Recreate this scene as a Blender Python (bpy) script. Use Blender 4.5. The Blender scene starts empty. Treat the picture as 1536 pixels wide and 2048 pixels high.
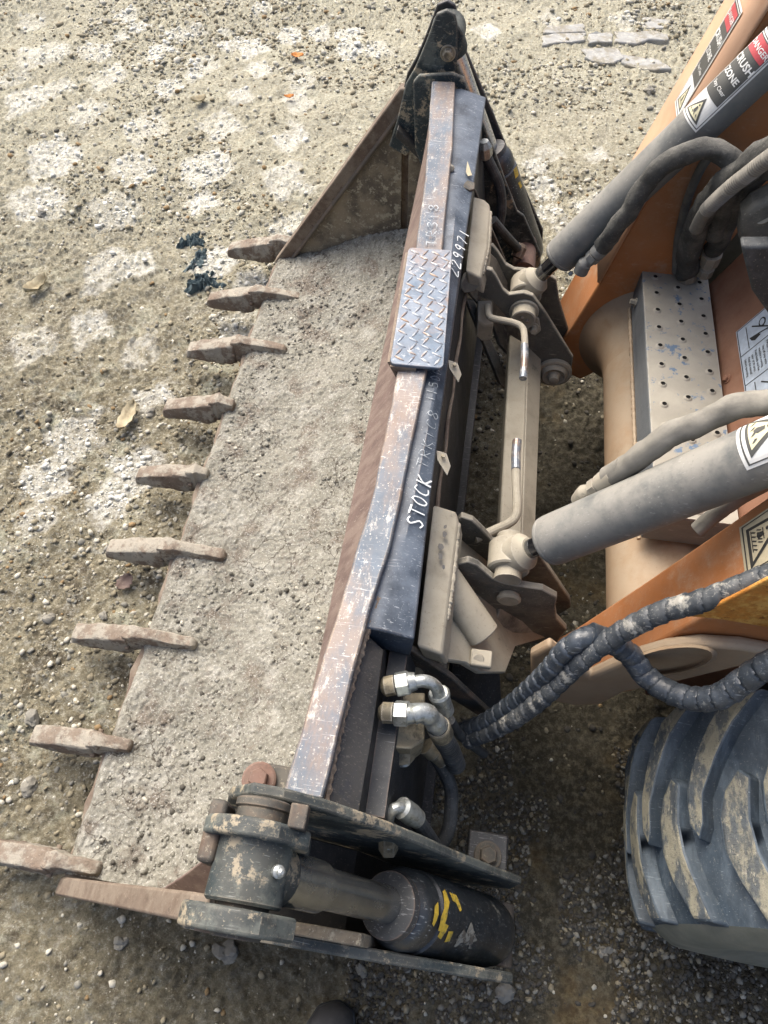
import bpy, bmesh, math, random
import numpy as np
from mathutils import Vector, Matrix
random.seed(7); rng = np.random.default_rng(11)
scene = bpy.context.scene
COL = scene.collection

# ------------------------------------------------------------------ camera
F = 1420.0; CX, CY = 768.0, 1024.0
Yc = np.array([412.0, 2314.0, -F]); Yc /= np.linalg.norm(Yc)
_Y2 = -(F*F + 412*(-20000))/(-2314)
Xc = -np.array([-20000, -_Y2, -F]); Xc /= np.linalg.norm(Xc)
Zc = np.cross(Xc, Yc)
R = np.stack([Xc, Yc, Zc], 1)                 # world -> camera axes
CAM = np.array([0.0, 0.0, 1.75])
def ray(px, py): return R.T @ np.array([(px-CX)/F, -(py-CY)/F, -1.0])
def ZP(px, py, z): d = ray(px, py); return Vector(CAM + d*(z-CAM[2])/d[2])
def YP(px, py, y): d = ray(px, py); return Vector(CAM + d*(y-CAM[1])/d[1])
cam = bpy.data.cameras.new('camera'); camo = bpy.data.objects.new('camera', cam); COL.objects.link(camo)
M4 = Matrix(R.T.tolist()).to_4x4(); M4.translation = Vector(CAM)
camo.matrix_world = M4
cam.sensor_fit = 'VERTICAL'; cam.sensor_height = 32.0; cam.lens = F/2048*32.0
cam.clip_start = 0.02; cam.clip_end = 500
scene.camera = camo

# ------------------------------------------------------------------ light
w = bpy.data.worlds.new('World'); scene.world = w; w.use_nodes = True
nt = w.node_tree; bg = nt.nodes['Background']
sky = nt.nodes.new('ShaderNodeTexSky'); sky.sky_type = 'NISHITA'; sky.sun_disc = False
SUN_EL, SUN_AZ = 52, -38
sky.sun_elevation = math.radians(SUN_EL); sky.sun_rotation = math.radians(SUN_AZ); sky.air_density = .8; sky.dust_density = 8.0
sky.ozone_density = 1.0
nt.links.new(sky.outputs[0], bg.inputs[0]); bg.inputs[1].default_value = 0.13
sl = bpy.data.lights.new('sun', 'SUN'); sl.energy = 1.15; sl.angle = math.radians(50); sl.color = (1.0, 0.98, 0.91)
so = bpy.data.objects.new('sun', sl); COL.objects.link(so)
az = math.radians(SUN_AZ); el = math.radians(SUN_EL)
sd = Vector((math.sin(az)*math.cos(el), math.cos(az)*math.cos(el), math.sin(el)))
so.rotation_euler = sd.to_track_quat('Z', 'Y').to_euler()
scene.view_settings.view_transform = 'Standard'; scene.view_settings.look = 'None'
scene.view_settings.gamma = 1; scene.view_settings.use_curve_mapping = False
scene.view_settings.exposure = 1.12

# ------------------------------------------------------------------ noise
def _hash(ix, iy, s):
    h = (ix.astype(np.int64)*374761393 + iy.astype(np.int64)*668265263 + s*974634777) & 0x7fffffff
    h = ((h ^ (h >> 13))*1274126177) & 0x7fffffff
    return ((h ^ (h >> 16)) & 0xffff)/65535.0
def vnoise(x, y, s=0):
    x0 = np.floor(x); y0 = np.floor(y); fx = x-x0; fy = y-y0
    fx = fx*fx*(3-2*fx); fy = fy*fy*(3-2*fy)
    a = _hash(x0, y0, s); b = _hash(x0+1, y0, s); c = _hash(x0, y0+1, s); d = _hash(x0+1, y0+1, s)
    return (a*(1-fx)+b*fx)*(1-fy) + (c*(1-fx)+d*fx)*fy
def fbm(x, y, o=4, s=0):
    r = 0; a = .5
    for i in range(o):
        ca, sa = math.cos(i*1.1), math.sin(i*1.1)
        r = r + a*(vnoise(x*ca-y*sa, x*sa+y*ca, s+i*17)-.5); x = x*2.03; y = y*2.03; a *= .5
    return r
def sstep(a, b, x):
    t = np.clip((x-a)/(b-a), 0, 1); return t*t*(3-2*t)

# ------------------------------------------------------------------ materials
def mat(name, base, col2=None, s2=8, t2=(.45, .6), col3=None, s3=30, t3=(.58, .64), dust=None, dust_amt=.6,
        rough=.6, metal=0.0, bump=.15, bscale=120, edge=None, edge_amt=.5, streak=None, spec=.4, bd=.002, grain=.0, scr=None, spk=None):
    m = bpy.data.materials.new(name); m.use_nodes = True; n = m.node_tree.nodes; L = m.node_tree.links
    p = n['Principled BSDF']; g = n.new('ShaderNodeNewGeometry')
    P = g.outputs['Position']
    if streak:
        mp = n.new('ShaderNodeMapping'); mp.inputs['Scale'].default_value = streak; L.new(P, mp.inputs[0]); P2 = mp.outputs[0]
    else: P2 = P
    def noise(scale, vec, detail=6, rough=.62):
        t = n.new('ShaderNodeTexNoise'); t.inputs['Scale'].default_value = scale; t.inputs['Detail'].default_value = detail
        t.inputs['Roughness'].default_value = rough; L.new(vec, t.inputs['Vector']); return t.outputs['Fac']
    def ramp(v, a, b):
        r = n.new('ShaderNodeMapRange'); r.inputs['From Min'].default_value = a; r.inputs['From Max'].default_value = b
        r.interpolation_type = 'SMOOTHSTEP'; L.new(v, r.inputs['Value']); return r.outputs['Result']
    def mix(f, a, b, mode='MIX'):
        x = n.new('ShaderNodeMix'); x.data_type = 'RGBA'; x.blend_type = mode
        if isinstance(f, (int, float)): x.inputs[0].default_value = f
        else: L.new(f, x.inputs[0])
        for s, v in ((6, a), (7, b)):
            if isinstance(v, tuple): x.inputs[s].default_value = (*v, 1)
            else: L.new(v, x.inputs[s])
        return x.outputs[2]
    def mul(a, b):
        x = n.new('ShaderNodeMath'); x.operation = 'MULTIPLY'
        for i, v in enumerate((a, b)):
            if isinstance(v, (int, float)): x.inputs[i].default_value = v
            else: L.new(v, x.inputs[i])
        return x.outputs[0]
    c = base
    v = noise(s2*2.3, P, 8)
    c = mix(ramp(v, .3, .75), tuple(x*.82 for x in base), tuple(min(1, x*1.15) for x in base))
    if col2: c = mix(ramp(noise(s2, P2, 8, .7), *t2), c, col2)
    if col3: c = mix(ramp(noise(s3, P2, 9, .75), *t3), c, col3)
    if dust:
        sx = n.new('ShaderNodeSeparateXYZ'); L.new(g.outputs['Normal'], sx.inputs[0])
        up = ramp(sx.outputs[2], -.35, .85)
        c = mix(mul(mul(up, dust_amt), ramp(noise(14, P, 7, .65), .25, .6)), c, dust)
    if edge:
        bv = n.new('ShaderNodeBevel'); bv.samples = 3; bv.inputs['Radius'].default_value = .0045
        dt = n.new('ShaderNodeVectorMath'); dt.operation = 'DOT_PRODUCT'; L.new(bv.outputs[0], dt.inputs[0]); L.new(g.outputs['Normal'], dt.inputs[1]); e = ramp(dt.outputs['Value'], .985, .86)
        c = mix(mul(mul(e, edge_amt), ramp(noise(60, P, 4), .35, .55)), c, edge)
    if scr:
        for rz, off in ((.5, 0), (-.9, 3.1), (1.45, 7.7)):
            mp2 = n.new('ShaderNodeMapping'); mp2.inputs['Rotation'].default_value = (.15, .1, rz); mp2.inputs['Location'].default_value = (off, off, off); mp2.inputs['Scale'].default_value = (26, 420, 160)
            L.new(P, mp2.inputs[0]); tt = n.new('ShaderNodeTexNoise'); tt.inputs['Scale'].default_value = 1; tt.inputs['Detail'].default_value = 2; L.new(mp2.outputs[0], tt.inputs[0])
            c = mix(mul(mul(ramp(tt.outputs['Fac'], .66, .72), scr[1]), ramp(noise(11+off, P, 3), .45, .6)), c, scr[0])
    if spk:
        c = mix(mul(ramp(noise(spk[2] if len(spk) > 2 else 210, P, 3, .8), .60, .68), spk[1]), c, spk[0])
    if grain: 
        c = mix(grain, c, ramp_color(n, L, noise(bscale*2, P, 3, .8)), 'OVERLAY')
    if isinstance(c, tuple): p.inputs['Base Color'].default_value = (*c, 1)
    else: L.new(c, p.inputs['Base Color'])
    rr = n.new('ShaderNodeMapRange'); L.new(noise(s2*3, P, 5), rr.inputs['Value'])
    rr.inputs['To Min'].default_value = max(0, rough-.15); rr.inputs['To Max'].default_value = min(1, rough+.15); L.new(rr.outputs[0], p.inputs['Roughness'])
    p.inputs['Metallic'].default_value = metal; p.inputs['Specular IOR Level'].default_value = spec
    if bump:
        b = n.new('ShaderNodeBump'); b.inputs['Strength'].default_value = bump; b.inputs['Distance'].default_value = bd
        L.new(noise(bscale, P, 8, .7), b.inputs['Height']); L.new(b.outputs[0], p.inputs['Normal'])
    m['p'] = 1
    return m
def ramp_color(n, L, v):
    r = n.new('ShaderNodeValToRGB'); r.color_ramp.elements[0].position = .3; r.color_ramp.elements[1].position = .7
    L.new(v, r.inputs[0]); return r.outputs[0]

DUST = (.40, .36, .28)
M = {}
M['tan'] = mat('dusty_tan', (.30, .275, .215), (.22, .20, .155), 9, (.46, .62), (.12, .11, .09), 30, (.60, .66), dust=(.37, .34, .27), dust_amt=.75, rough=.8, bump=.15, bscale=160, edge=(.52, .5, .44), spk=((.16,.145,.11),.45))
M['tan_dark'] = mat('dusty_black_paint', (.06, .062, .058), (.17, .16, .13), 9, (.45, .75), None, dust=(.36, .33, .26), dust_amt=.75, rough=.7, bump=.15, bscale=120, edge=(.5, .48, .42), edge_amt=.6, scr=((.42,.38,.31),.5), spk=((.4,.37,.3),.35))
M['orange'] = mat('dusty_orange_paint', (.38, .14, .04), (.34, .18, .09), 3, (.4, .8), (.40, .25, .15), 11, (.5, .72), dust=(.42, .27, .17), dust_amt=.4, rough=.7, bump=.08, bscale=200, spk=((.20,.11,.06),.4), scr=((.55,.42,.30),.25))
M['orange_pale'] = mat('pale_dusty_orange', (.52, .32, .20), (.45, .25, .14), 3, (.4, .75), (.24, .15, .10), 9, (.68, .74), dust=(.56, .42, .31), dust_amt=.6, rough=.75, bump=.08, bscale=200)
M['orange_cast'] = mat('dusty_cast_orange', (.29, .195, .115), (.32, .24, .155), 4, (.4, .7), (.20, .13, .085), 26, (.64, .70), dust=(.36, .30, .22), dust_amt=.75, rough=.8, bump=.15, bscale=160, spk=((.2,.12,.07),.3))
M['chip'] = mat('flaking_orange', (.50, .20, .03), (.62, .34, .08), 40, (.45, .6), (.20, .07, .01), 60, (.58, .64), rough=.6, bump=.8, bscale=90, bd=.006)
M['redpanel'] = mat('dusty_red_panel', (.20, .085, .045), (.30, .15, .085), 4, (.4, .7), None, dust=(.40, .27, .19), dust_amt=.4, rough=.7, bump=.06, bscale=160)
M['grey_cyl'] = mat('dusty_grey_cylinder', (.12, .13, .127), (.15, .155, .147), 7, (.4, .7), (.30, .29, .27), 50, (.70, .75), dust=(.34, .325, .285), dust_amt=.8, rough=.55, bump=.05, bscale=200, spk=((.10,.10,.095),.35,160), scr=((.46,.46,.43),.35))
M['chrome'] = mat('chrome_rod', (.62, .64, .66), (.45, .47, .50), 40, (.5, .7), rough=.3, metal=.95, bump=.0, streak=(1, 1, 6))
M['rod_dark'] = mat('dark_chrome', (.16, .17, .19), (.09, .10, .11), 40, (.5, .7), rough=.15, metal=.95, bump=.0)
M['chrome_dusty'] = mat('dull_rod', (.33, .335, .32), (.23, .225, .20), 12, (.5, .75), rough=.24, metal=.85, bump=0, scr=((.55, .54, .5), .4))
M['barrel'] = mat('scuffed_black_barrel', (.010, .015, .021), (.035, .047, .055), 8, (.48, .68), (.27, .26, .22), 16, (.60, .65), dust=(.12, .115, .10), dust_amt=.15, rough=.35, bump=.12, bscale=120, spec=.6, scr=((.30, .33, .34), .8), spk=((.22, .21, .18), .5))
M['black'] = mat('black_paint', (.012, .016, .022), (.032, .038, .045), 9, (.45, .75), (.12, .13, .14), 70, (.66, .70), dust=(.14, .14, .125), dust_amt=.2, rough=.5, bump=.12, bscale=120, edge=(.20, .13, .09), edge_amt=.7, spec=.5, scr=((.30,.31,.31),.7), spk=((.26,.25,.22),.5))
M['web'] = mat('oily_black_web', (.016, .018, .021), (.05, .045, .04), 10, (.45, .68), (.012, .016, .024), 26, (.55, .62), dust=(.10, .095, .085), dust_amt=.4, rough=.45, bump=.25, bscale=110, scr=((.16,.15,.13),.5), spk=((.2,.18,.14),.5))
M['scuffed'] = mat('pale_scuff', (.24, .235, .20), (.10, .09, .075), 60, (.45, .56), rough=.8, bump=.4)
M['black_blue'] = mat('blue_black_paint', (.018, .030, .048), (.055, .075, .105), 7, (.42, .72), (.30, .32, .34), 110, (.69, .72), dust=(.14, .17, .21), dust_amt=.5, rough=.5, bump=.12, bscale=130, edge=(.26, .19, .13), edge_amt=.6, spec=.5, scr=((.42,.46,.50),.6), spk=((.30,.33,.35),.55))
M['black_rust'] = mat('rusty_black', (.03, .034, .036), (.10, .065, .045), 10, (.45, .62), (.24, .22, .17), 36, (.60, .67), dust=(.20, .18, .14), dust_amt=.4, rough=.7, bump=.35, bscale=90, edge=(.28, .22, .16), edge_amt=.7, spk=((.28,.25,.19),.6))
M['plate_paint'] = mat('muddy_black_plate', (.015, .030, .038), (.085, .105, .10), 13, (.49, .60), (.32, .275, .195), 17, (.545, .60), dust=(.20, .18, .14), dust_amt=.3, rough=.65, bump=.3, bscale=90, edge=(.40, .36, .28), edge_amt=.6, scr=((.30,.32,.30),.5), spk=((.30,.27,.20),.6))
M['band'] = mat('worn_steel_band', (.07, .10, .14), (.185, .14, .115), 7, (.43, .60), (.42, .41, .38), 42, (.55, .66), dust=(.21, .215, .22), dust_amt=.3, rough=.5, metal=.25, bump=.25, bscale=130, edge=(.45, .33, .20), edge_amt=.9, streak=(1.3, .45, 1), scr=((.70,.72,.72),.45), spk=((.62,.60,.54),.6))
M['tread'] = mat('worn_tread_steel', (.075, .115, .165), (.17, .115, .09), 8, (.50, .66), (.42, .44, .46), 40, (.55, .68), dust=(.27, .29, .33), dust_amt=.4, rough=.45, metal=.3, bump=.2, bscale=140, edge=(.5, .42, .34), edge_amt=.6, scr=((.6,.62,.62),.5), spk=((.12,.09,.075),.5))
M['tread_bar'] = mat('rubbed_tread_bar', (.20, .23, .27), (.22, .16, .125), 20, (.45, .6), (.55, .54, .50), 60, (.5, .65), rough=.4, metal=.4, bump=.1)
M['rust'] = mat('brown_rust', (.105, .072, .052), (.18, .145, .11), 12, (.42, .6), (.07, .045, .035), 40, (.56, .64), dust=(.24, .205, .16), dust_amt=.4, rough=.8, bump=.4, bscale=90, edge=(.35, .27, .2), edge_amt=.6, spk=((.33,.28,.21),.6))
M['rust_face'] = mat('purple_rust', (.135, .095, .082), (.19, .145, .12), 14, (.42, .6), (.33, .28, .23), 80, (.62, .68), rough=.75, bump=.2, bscale=120, streak=(1, 2.4, .6), scr=((.40,.34,.29),.6), spk=((.10,.07,.06),.4))
M['tooth'] = mat('muddy_rusty_tooth', (.18, .135, .10), (.33, .305, .25), 14, (.47, .55), (.10, .062, .045), 50, (.56, .64), dust=(.31, .285, .235), dust_amt=.4, rough=.9, bump=1.0, bscale=70, bd=.006, spk=((.42,.39,.33),.6,120), edge=(.42, .39, .33), edge_amt=.4)
M['wall_in'] = mat('muddy_inner_wall', (.12, .10, .075), (.24, .20, .14), 9, (.42, .6), (.34, .31, .23), 34, (.54, .60), rough=.85, bump=.5, bscale=80, bd=.003, spk=((.42,.39,.31),.6,120))
M['wall_out'] = mat('brown_steel', (.10, .085, .07), (.16, .12, .09), 8, (.45, .62), (.28, .25, .2), 60, (.64, .7), dust=(.24, .2, .16), dust_amt=.3, rough=.7, bump=.25, bscale=90)
M['rubber'] = mat('dusty_rubber_hose', (.028, .033, .037), (.06, .07, .075), 20, (.45, .65), (.20, .20, .18), 50, (.62, .7), dust=(.13, .13, .125), dust_amt=.25, rough=.6, bump=.2, bscale=200, spk=((.25,.24,.2),.5))
M['spiral'] = mat('spiral_guard_plastic', (.022, .030, .040), (.05, .062, .078), 25, (.45, .65), (.36, .36, .33), 34, (.60, .70), dust=(.12, .135, .15), dust_amt=.18, rough=.38, bump=.15, bscale=120, spec=.6, scr=((.30,.32,.33),.6), spk=((.30,.30,.27),.5))
M['spiral_mud'] = mat('muddy_spiral_guard', (.022, .030, .040), (.06, .068, .075), 25, (.45, .65), (.33, .32, .28), 22, (.53, .62), dust=(.16, .165, .16), dust_amt=.3, rough=.5, bump=.3, bscale=100, scr=((.34, .34, .32), .7), spk=((.36, .35, .31), .6))
M['sleeve'] = mat('dusty_nylon_sleeve', (.045, .047, .044), (.10, .10, .09), 14, (.42, .65), None, dust=(.17, .165, .15), dust_amt=.5, rough=.85, bump=.8, bscale=70, bd=.005, spk=((.24,.23,.2),.4))
M['sleeve_tan'] = mat('dust_coated_sleeve', (.15, .145, .125), (.08, .08, .073), 10, (.5, .7), None, dust=(.36, .34, .29), dust_amt=.6, rough=.9, bump=.3, bscale=260)
M['zinc'] = mat('zinc_fitting', (.36, .385, .375), (.20, .21, .19), 60, (.5, .64), (.62, .64, .63), 90, (.6, .7), rough=.35, metal=.6, bump=.15, spk=((.10,.10,.09),.6), scr=((.75,.76,.75),.5))
M['brass_dirty'] = mat('dirty_valve_block', (.27, .235, .16), (.10, .09, .065), 30, (.45, .6), (.34, .32, .25), 90, (.6, .68), rough=.6, metal=.2, bump=.3, edge=(.5, .48, .42), edge_amt=.7, spk=((.06,.055,.04),.6))
M['bolt_red'] = mat('rusty_pink_bolt', (.15, .085, .065), (.10, .065, .05), 40, (.45, .6), rough=.8, bump=.4, bscale=140, dust=(.24, .17, .135), dust_amt=.4, spk=((.3,.24,.19),.5))
M['white'] = mat('white_print', (.74, .75, .72), None, rough=.5, bump=0)
M['paintpen'] = mat('white_paint_pen', (.72, .76, .76), (.30, .35, .38), 90, (.55, .68), rough=.6, bump=0)
M['penfaint'] = mat('faded_paint_pen', (.42, .46, .48), (.14, .17, .20), 120, (.46, .58), rough=.6, bump=0)
M['print_black'] = mat('black_print', (.035, .035, .033), None, rough=.5, bump=0)
M['print_grey'] = mat('faded_black_print', (.085, .087, .08), None, rough=.5, bump=0)
M['print_red'] = mat('faded_red_print', (.50, .08, .09), None, rough=.5, bump=0)
M['print_orange'] = mat('orange_print', (.62, .16, .05), None, rough=.5, bump=0)
M['print_cream'] = mat('faded_cream_print', (.66, .62, .42), None, rough=.5, bump=0)
M['print_sky'] = mat('pale_decal', (.52, .60, .66), (.44, .50, .55), 20, (.4, .7), rough=.5, bump=0)
M['decal_dusty'] = mat('dusty_cream_decal', (.46, .41, .28), (.36, .32, .22), 14, (.4, .65), (.22, .19, .14), 90, (.62, .7), rough=.7, bump=0)
M['yellow'] = mat('yellow_marking', (.62, .43, .05), (.30, .24, .06), 60, (.5, .6), rough=.6, bump=0)
M['tyre'] = mat('blue_grey_rubber', (.022, .038, .056), (.085, .115, .145), 14, (.42, .65), (.24, .25, .23), 60, (.60, .70), dust=(.12, .14, .155), dust_amt=.35, rough=.62, bump=.4, bscale=70, streak=(2.2, .6, 1.2), scr=((.22,.26,.28),.6), spk=((.22,.23,.21),.4))
M['tyre_lug'] = mat('muddy_lug_top', (.050, .070, .090), (.25, .24, .18), 18, (.44, .54), (.36, .34, .27), 70, (.56, .64), dust=(.30, .28, .22), dust_amt=.3, rough=.85, bump=1.0, bscale=50, bd=.007, streak=(2.6, .7, 1.2), scr=((.03, .04, .05), .9), spk=((.05,.055,.06),.6))
M['tyre_side'] = mat('dusty_sidewall', (.13, .14, .115), (.20, .20, .165), 6, (.4, .7), None, rough=.8, bump=.15, bscale=100)
M['boot'] = mat('dark_boot', (.045, .047, .05), (.08, .08, .078), 20, (.45, .65), dust=(.12, .11, .10), dust_amt=.4, rough=.5, bump=.2, bscale=160)
M['stone'] = mat('grey_stone', (.22, .21, .175), (.20, .195, .17), 20, (.4, .65), (.44, .42, .37), 60, (.58, .66), rough=.9, bump=.5, bscale=90)
M['step_top'] = mat('dusty_step_paint', (.34, .32, .265), (.32, .30, .25), 5, (.4, .7), (.12, .175, .25), 30, (.57, .61), rough=.75, bump=.1, bscale=160, edge=(.55, .54, .5), edge_amt=.5)
M['step_top_clean'] = mat('dusty_step_rim', (.34, .32, .265), (.32, .30, .25), 5, (.4, .7), rough=.75, bump=.1)
M['step_side'] = mat('blue_grey_step_side', (.12, .135, .145), (.17, .18, .18), 8, (.4, .7), (.30, .31, .31), 90, (.64, .7), rough=.6, bump=.1, bscale=160, streak=(1, .4, 2.5), scr=((.36,.37,.37),.5))
M['hole'] = mat('painted_hole_shade', (.008, .007, .006), None, rough=.9, bump=0)  # near-black colour standing for the shade inside openings
M['rag'] = mat('dark_teal_rag', (.055, .085, .095), (.12, .16, .165), 20, (.4, .65), (.03, .03, .03), 50, (.56, .64), rough=.85, bump=.8, bscale=90, bd=.004)
M['leaf'] = mat('dry_leaf', (.45, .40, .27), (.30, .25, .16), 30, (.4, .65), rough=.8, bump=.4)
M['leaf_orange'] = mat('orange_leaf', (.60, .22, .05), (.42, .18, .05), 40, (.4, .65), rough=.8, bump=.4)
M['slab'] = mat('pale_weathered_slab', (.33, .335, .32), (.24, .225, .18), 12, (.45, .6), (.48, .46, .40), 40, (.54, .62), rough=.9, bump=.6, bscale=60, bd=.004)

# ------------------------------------------------------------------ objects
def link(o, parent=None):
    COL.objects.link(o)
    if parent is not None:
        o.parent = parent
        o.matrix_parent_inverse = Matrix.Translation(parent['origin_world']).inverted() if False else PINV(parent)
    return o
def PINV(p): return p.matrix_world.inverted()
def tag(o, label=None, cat=None, group=None, kind=None):
    if label: o['label'] = label
    if cat: o['category'] = cat
    if group: o['group'] = group
    if kind: o['kind'] = kind
    return o
def thing(name, label, cat, loc, group=None):
    o = bpy.data.objects.new(name, None); o.location = loc; o.empty_display_size = .05
    COL.objects.link(o); o.matrix_world = Matrix.Translation(Vector(loc))
    return tag(o, label, cat, group)
def obj(name, verts, faces, m, parent=None, smooth=25, bevel=0, label=None, mi=None, seg=2, kind=None, subd=0):
    V = np.array([tuple(v) for v in verts], float); c = (V.min(0)+V.max(0))/2
    me = bpy.data.meshes.new(name); me.from_pydata((V-c).tolist(), [], [list(map(int, f)) for f in faces]); me.validate()
    ms = m if isinstance(m, (list, tuple)) else [m]
    for x in ms: me.materials.append(M[x] if isinstance(x, str) else x)
    if mi is not None and len(mi) == len(me.polygons): me.polygons.foreach_set('material_index', mi)
    bm = bmesh.new(); bm.from_mesh(me)
    if not name.startswith('ground'): bmesh.ops.recalc_face_normals(bm, faces=bm.faces)
    bm.to_mesh(me); bm.free()
    if smooth is not None:
        me.polygons.foreach_set('use_smooth', [True]*len(me.polygons)); me.set_sharp_from_angle(angle=math.radians(smooth))
    o = bpy.data.objects.new(name, me)
    if subd:
        s = o.modifiers.new('subd', 'SUBSURF'); s.levels = subd; s.render_levels = subd
    if bevel:
        b = o.modifiers.new('bevel', 'BEVEL'); b.width = bevel; b.segments = seg; b.limit_method = 'ANGLE'; b.angle_limit = math.radians(40); b.harden_normals = False
    if parent is not None:
        COL.objects.link(o); o.parent = parent; o.matrix_parent_inverse = PINV(parent); o.location = c
    else:
        COL.objects.link(o); o.location = c
    o.matrix_world = Matrix.Translation(Vector(c))
    if label: o['label'] = label
    if kind: o['kind'] = kind
    return o
class MB:
    def __init__(s): s.v = []; s.f = []; s.mi = []
    def add(s, v, f, mi=0):
        b = len(s.v); s.v += [tuple(x) for x in v]; s.f += [[i+b for i in q] for q in f]; s.mi += [mi]*len(f); return s
    def build(s, name, m, parent=None, **k): return obj(name, s.v, s.f, m, parent, mi=s.mi, **k)

def g_prism(pts, off):                         # polygon of 3D points extruded by a vector
    n = len(pts); pts = [Vector(p) for p in pts]; off = Vector(off)
    v = pts+[p+off for p in pts]
    f = [list(range(n))[::-1], list(range(n, 2*n))]+[[i, (i+1) % n, n+(i+1) % n, n+i] for i in range(n)]
    return v, f
def g_plate(pts, t):                           # nearly planar polygon with thickness along its own normal (downwards)
    pts = [Vector(p) for p in pts]; nn = Vector((0, 0, 0))
    for i in range(len(pts)):
        a, b = pts[i], pts[(i+1) % len(pts)]; nn += a.cross(b)
    nn.normalize()
    if nn.z < 0: nn = -nn
    return g_prism(pts, -nn*t)
def g_box(c, s, rot=None):
    c = Vector(c); v = [Vector((x*s[0]/2, y*s[1]/2, z*s[2]/2)) for x in (-1, 1) for y in (-1, 1) for z in (-1, 1)]
    if rot is not None: v = [rot @ p for p in v]
    return [p+c for p in v], [[0, 1, 3, 2], [4, 6, 7, 5], [0, 4, 5, 1], [2, 3, 7, 6], [0, 2, 6, 4], [1, 5, 7, 3]]
def frame(d, up=Vector((0, 0, 1))):
    d = d.normalized(); a = up.cross(d)
    if a.length < 1e-3: a = Vector((1, 0, 0)).cross(d)
    a.normalize(); return a, d.cross(a)
def g_lathe(p0, p1, prof, n=28, phase=0, capped=True):    # prof: (t metres along axis, radius)
    p0 = Vector(p0); d = (Vector(p1)-p0).normalized(); a, b = frame(d)
    v = []; f = []
    for t, r in prof:
        for k in range(n):
            an = 2*math.pi*k/n+phase; v.append(p0+d*t+(a*math.cos(an)+b*math.sin(an))*r)
    for i in range(len(prof)-1):
        for k in range(n):
            f.append([i*n+k, i*n+(k+1) % n, (i+1)*n+(k+1) % n, (i+1)*n+k])
    if capped: f.append(list(range(n))[::-1]); f.append([(len(prof)-1)*n+k for k in range(n)])
    return v, f
def cyl(p0, p1, r, n=24):
    L = (Vector(p1)-Vector(p0)).length; return g_lathe(p0, p1, [(0, r), (L, r)], n)
def hexnut(p0, p1, r): return cyl(p0, p1, r, 6)
def spline(pts, step=.006):
    P = [Vector(p) for p in pts]; P = [P[0]*2-P[1]]+P+[P[-1]*2-P[-2]]; out = []
    for i in range(1, len(P)-2):
        a, b, c, d = P[i-1:i+3]; n = max(2, int((c-b).length/step))
        for k in range(n):
            t = k/n; out.append(.5*((2*b)+(c-a)*t+(2*a-5*b+4*c-d)*t*t+(3*b-a-3*c+d)*t**3))
    out.append(P[-2]); return out
def g_tube(path, rad, n=16, flat=1.0):        # rad: float or function(s, angle, k)
    v = []; f = []; path = [Vector(p) for p in path]; a = None; s = 0
    for i, p in enumerate(path):
        d = (path[min(i+1, len(path)-1)]-path[max(i-1, 0)]).normalized()
        if a is None: a, b = frame(d)
        else: a = (a-d*a.dot(d)).normalized(); b = d.cross(a)
        if i: s += (p-path[i-1]).length
        for k in range(n):
            an = 2*math.pi*k/n; r = rad(s, an) if callable(rad) else rad
            v.append(p+(a*math.cos(an)+b*math.sin(an)*flat)*r)
    for i in range(len(path)-1):
        for k in range(n): f.append([i*n+k, i*n+(k+1) % n, (i+1)*n+(k+1) % n, (i+1)*n+k])
    f.append(list(range(n))[::-1]); f.append([(len(path)-1)*n+k for k in range(n)]); return v, f
def plate_y(name, px, y, t, m, parent, bevel=.002, world=None, **k):
    pts = [YP(*p, y) for p in px] if world is None else [Vector((x, y, z)) for x, z in world]
    return obj(name, *g_prism(pts, (0, t, 0)), m, parent, bevel=bevel, **k)
def bolt(name, p, d, r, m, parent, h=None, washer=True, **k):
    p = Vector(p); d = Vector(d).normalized(); h = h or r*.9; b = MB()
    if washer: b.add(*g_lathe(p, p+d, [(0, r*1.5), (r*.28, r*1.5), (r*.34, r*1.4)], 24))
    b.add(*g_lathe(p+d*r*.3, p+d, [(0, r), (h*.8, r), (h, r*.82)], 6)); return b.build(name, m, parent, smooth=25, **k)

# ------------------------------------------------------------------ ground
def grid_xy(xs, ys): return np.meshgrid(xs, ys)
def ground_h(x, y):
    h = .050*fbm(x*1.4, y*1.4, 3, 3)+.030*fbm(x*6, y*6, 4, 5)+.016*fbm(x*28, y*28, 3, 9)
    rough = sstep(.35, .62, vnoise(x*3, y*3, 44))
    h = h+(.013+.012*rough)*(np.abs(fbm(x*62, y*62, 3, 12))*2-.3)
    return h-.012
PALE = [(60,25,34),(175,90,34),(210,145,46),(100,175,40),(250,20,30),(380,60,30),(320,90,36),(405,125,36),(500,90,40),(525,8,24),(20,150,36),(100,85,40),(55,115,36),(200,95,36),(280,40,26),(470,80,34),(600,150,34),(345,60,22),(310,108,24),(240,60,22),(395,148,26),(50,90,20),
 (95,95,50),(50,200,50),(170,225,44),(290,250,52),(340,168,36),(475,190,34),(515,130,30),(440,250,46),(600,195,48),(580,265,40),(445,55,22),(575,60,30),(640,60,30),(700,90,34),
 (100,310,60),(265,330,50),(415,330,50),(570,350,52),(225,410,60),(70,400,60),(570,440,44),(400,400,34),(210,530,56),(270,520,40),(430,520,44),(500,560,40),(180,650,50),(60,690,50),(275,690,44),(300,790,36),(470,640,44),(150,880,50),(220,1000,50),(90,960,44),(270,935,50),(60,1040,40),
 (1190,400,40),(1090,370,34),(1110,420,30),(1065,330,34),(1145,465,38),(1160,600,30),(1150,520,36),(1090,300,30),(1200,310,30),(700,60,30),(760,90,30),(1250,40,34),(1100,30,30),(980,60,30)]
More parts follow.
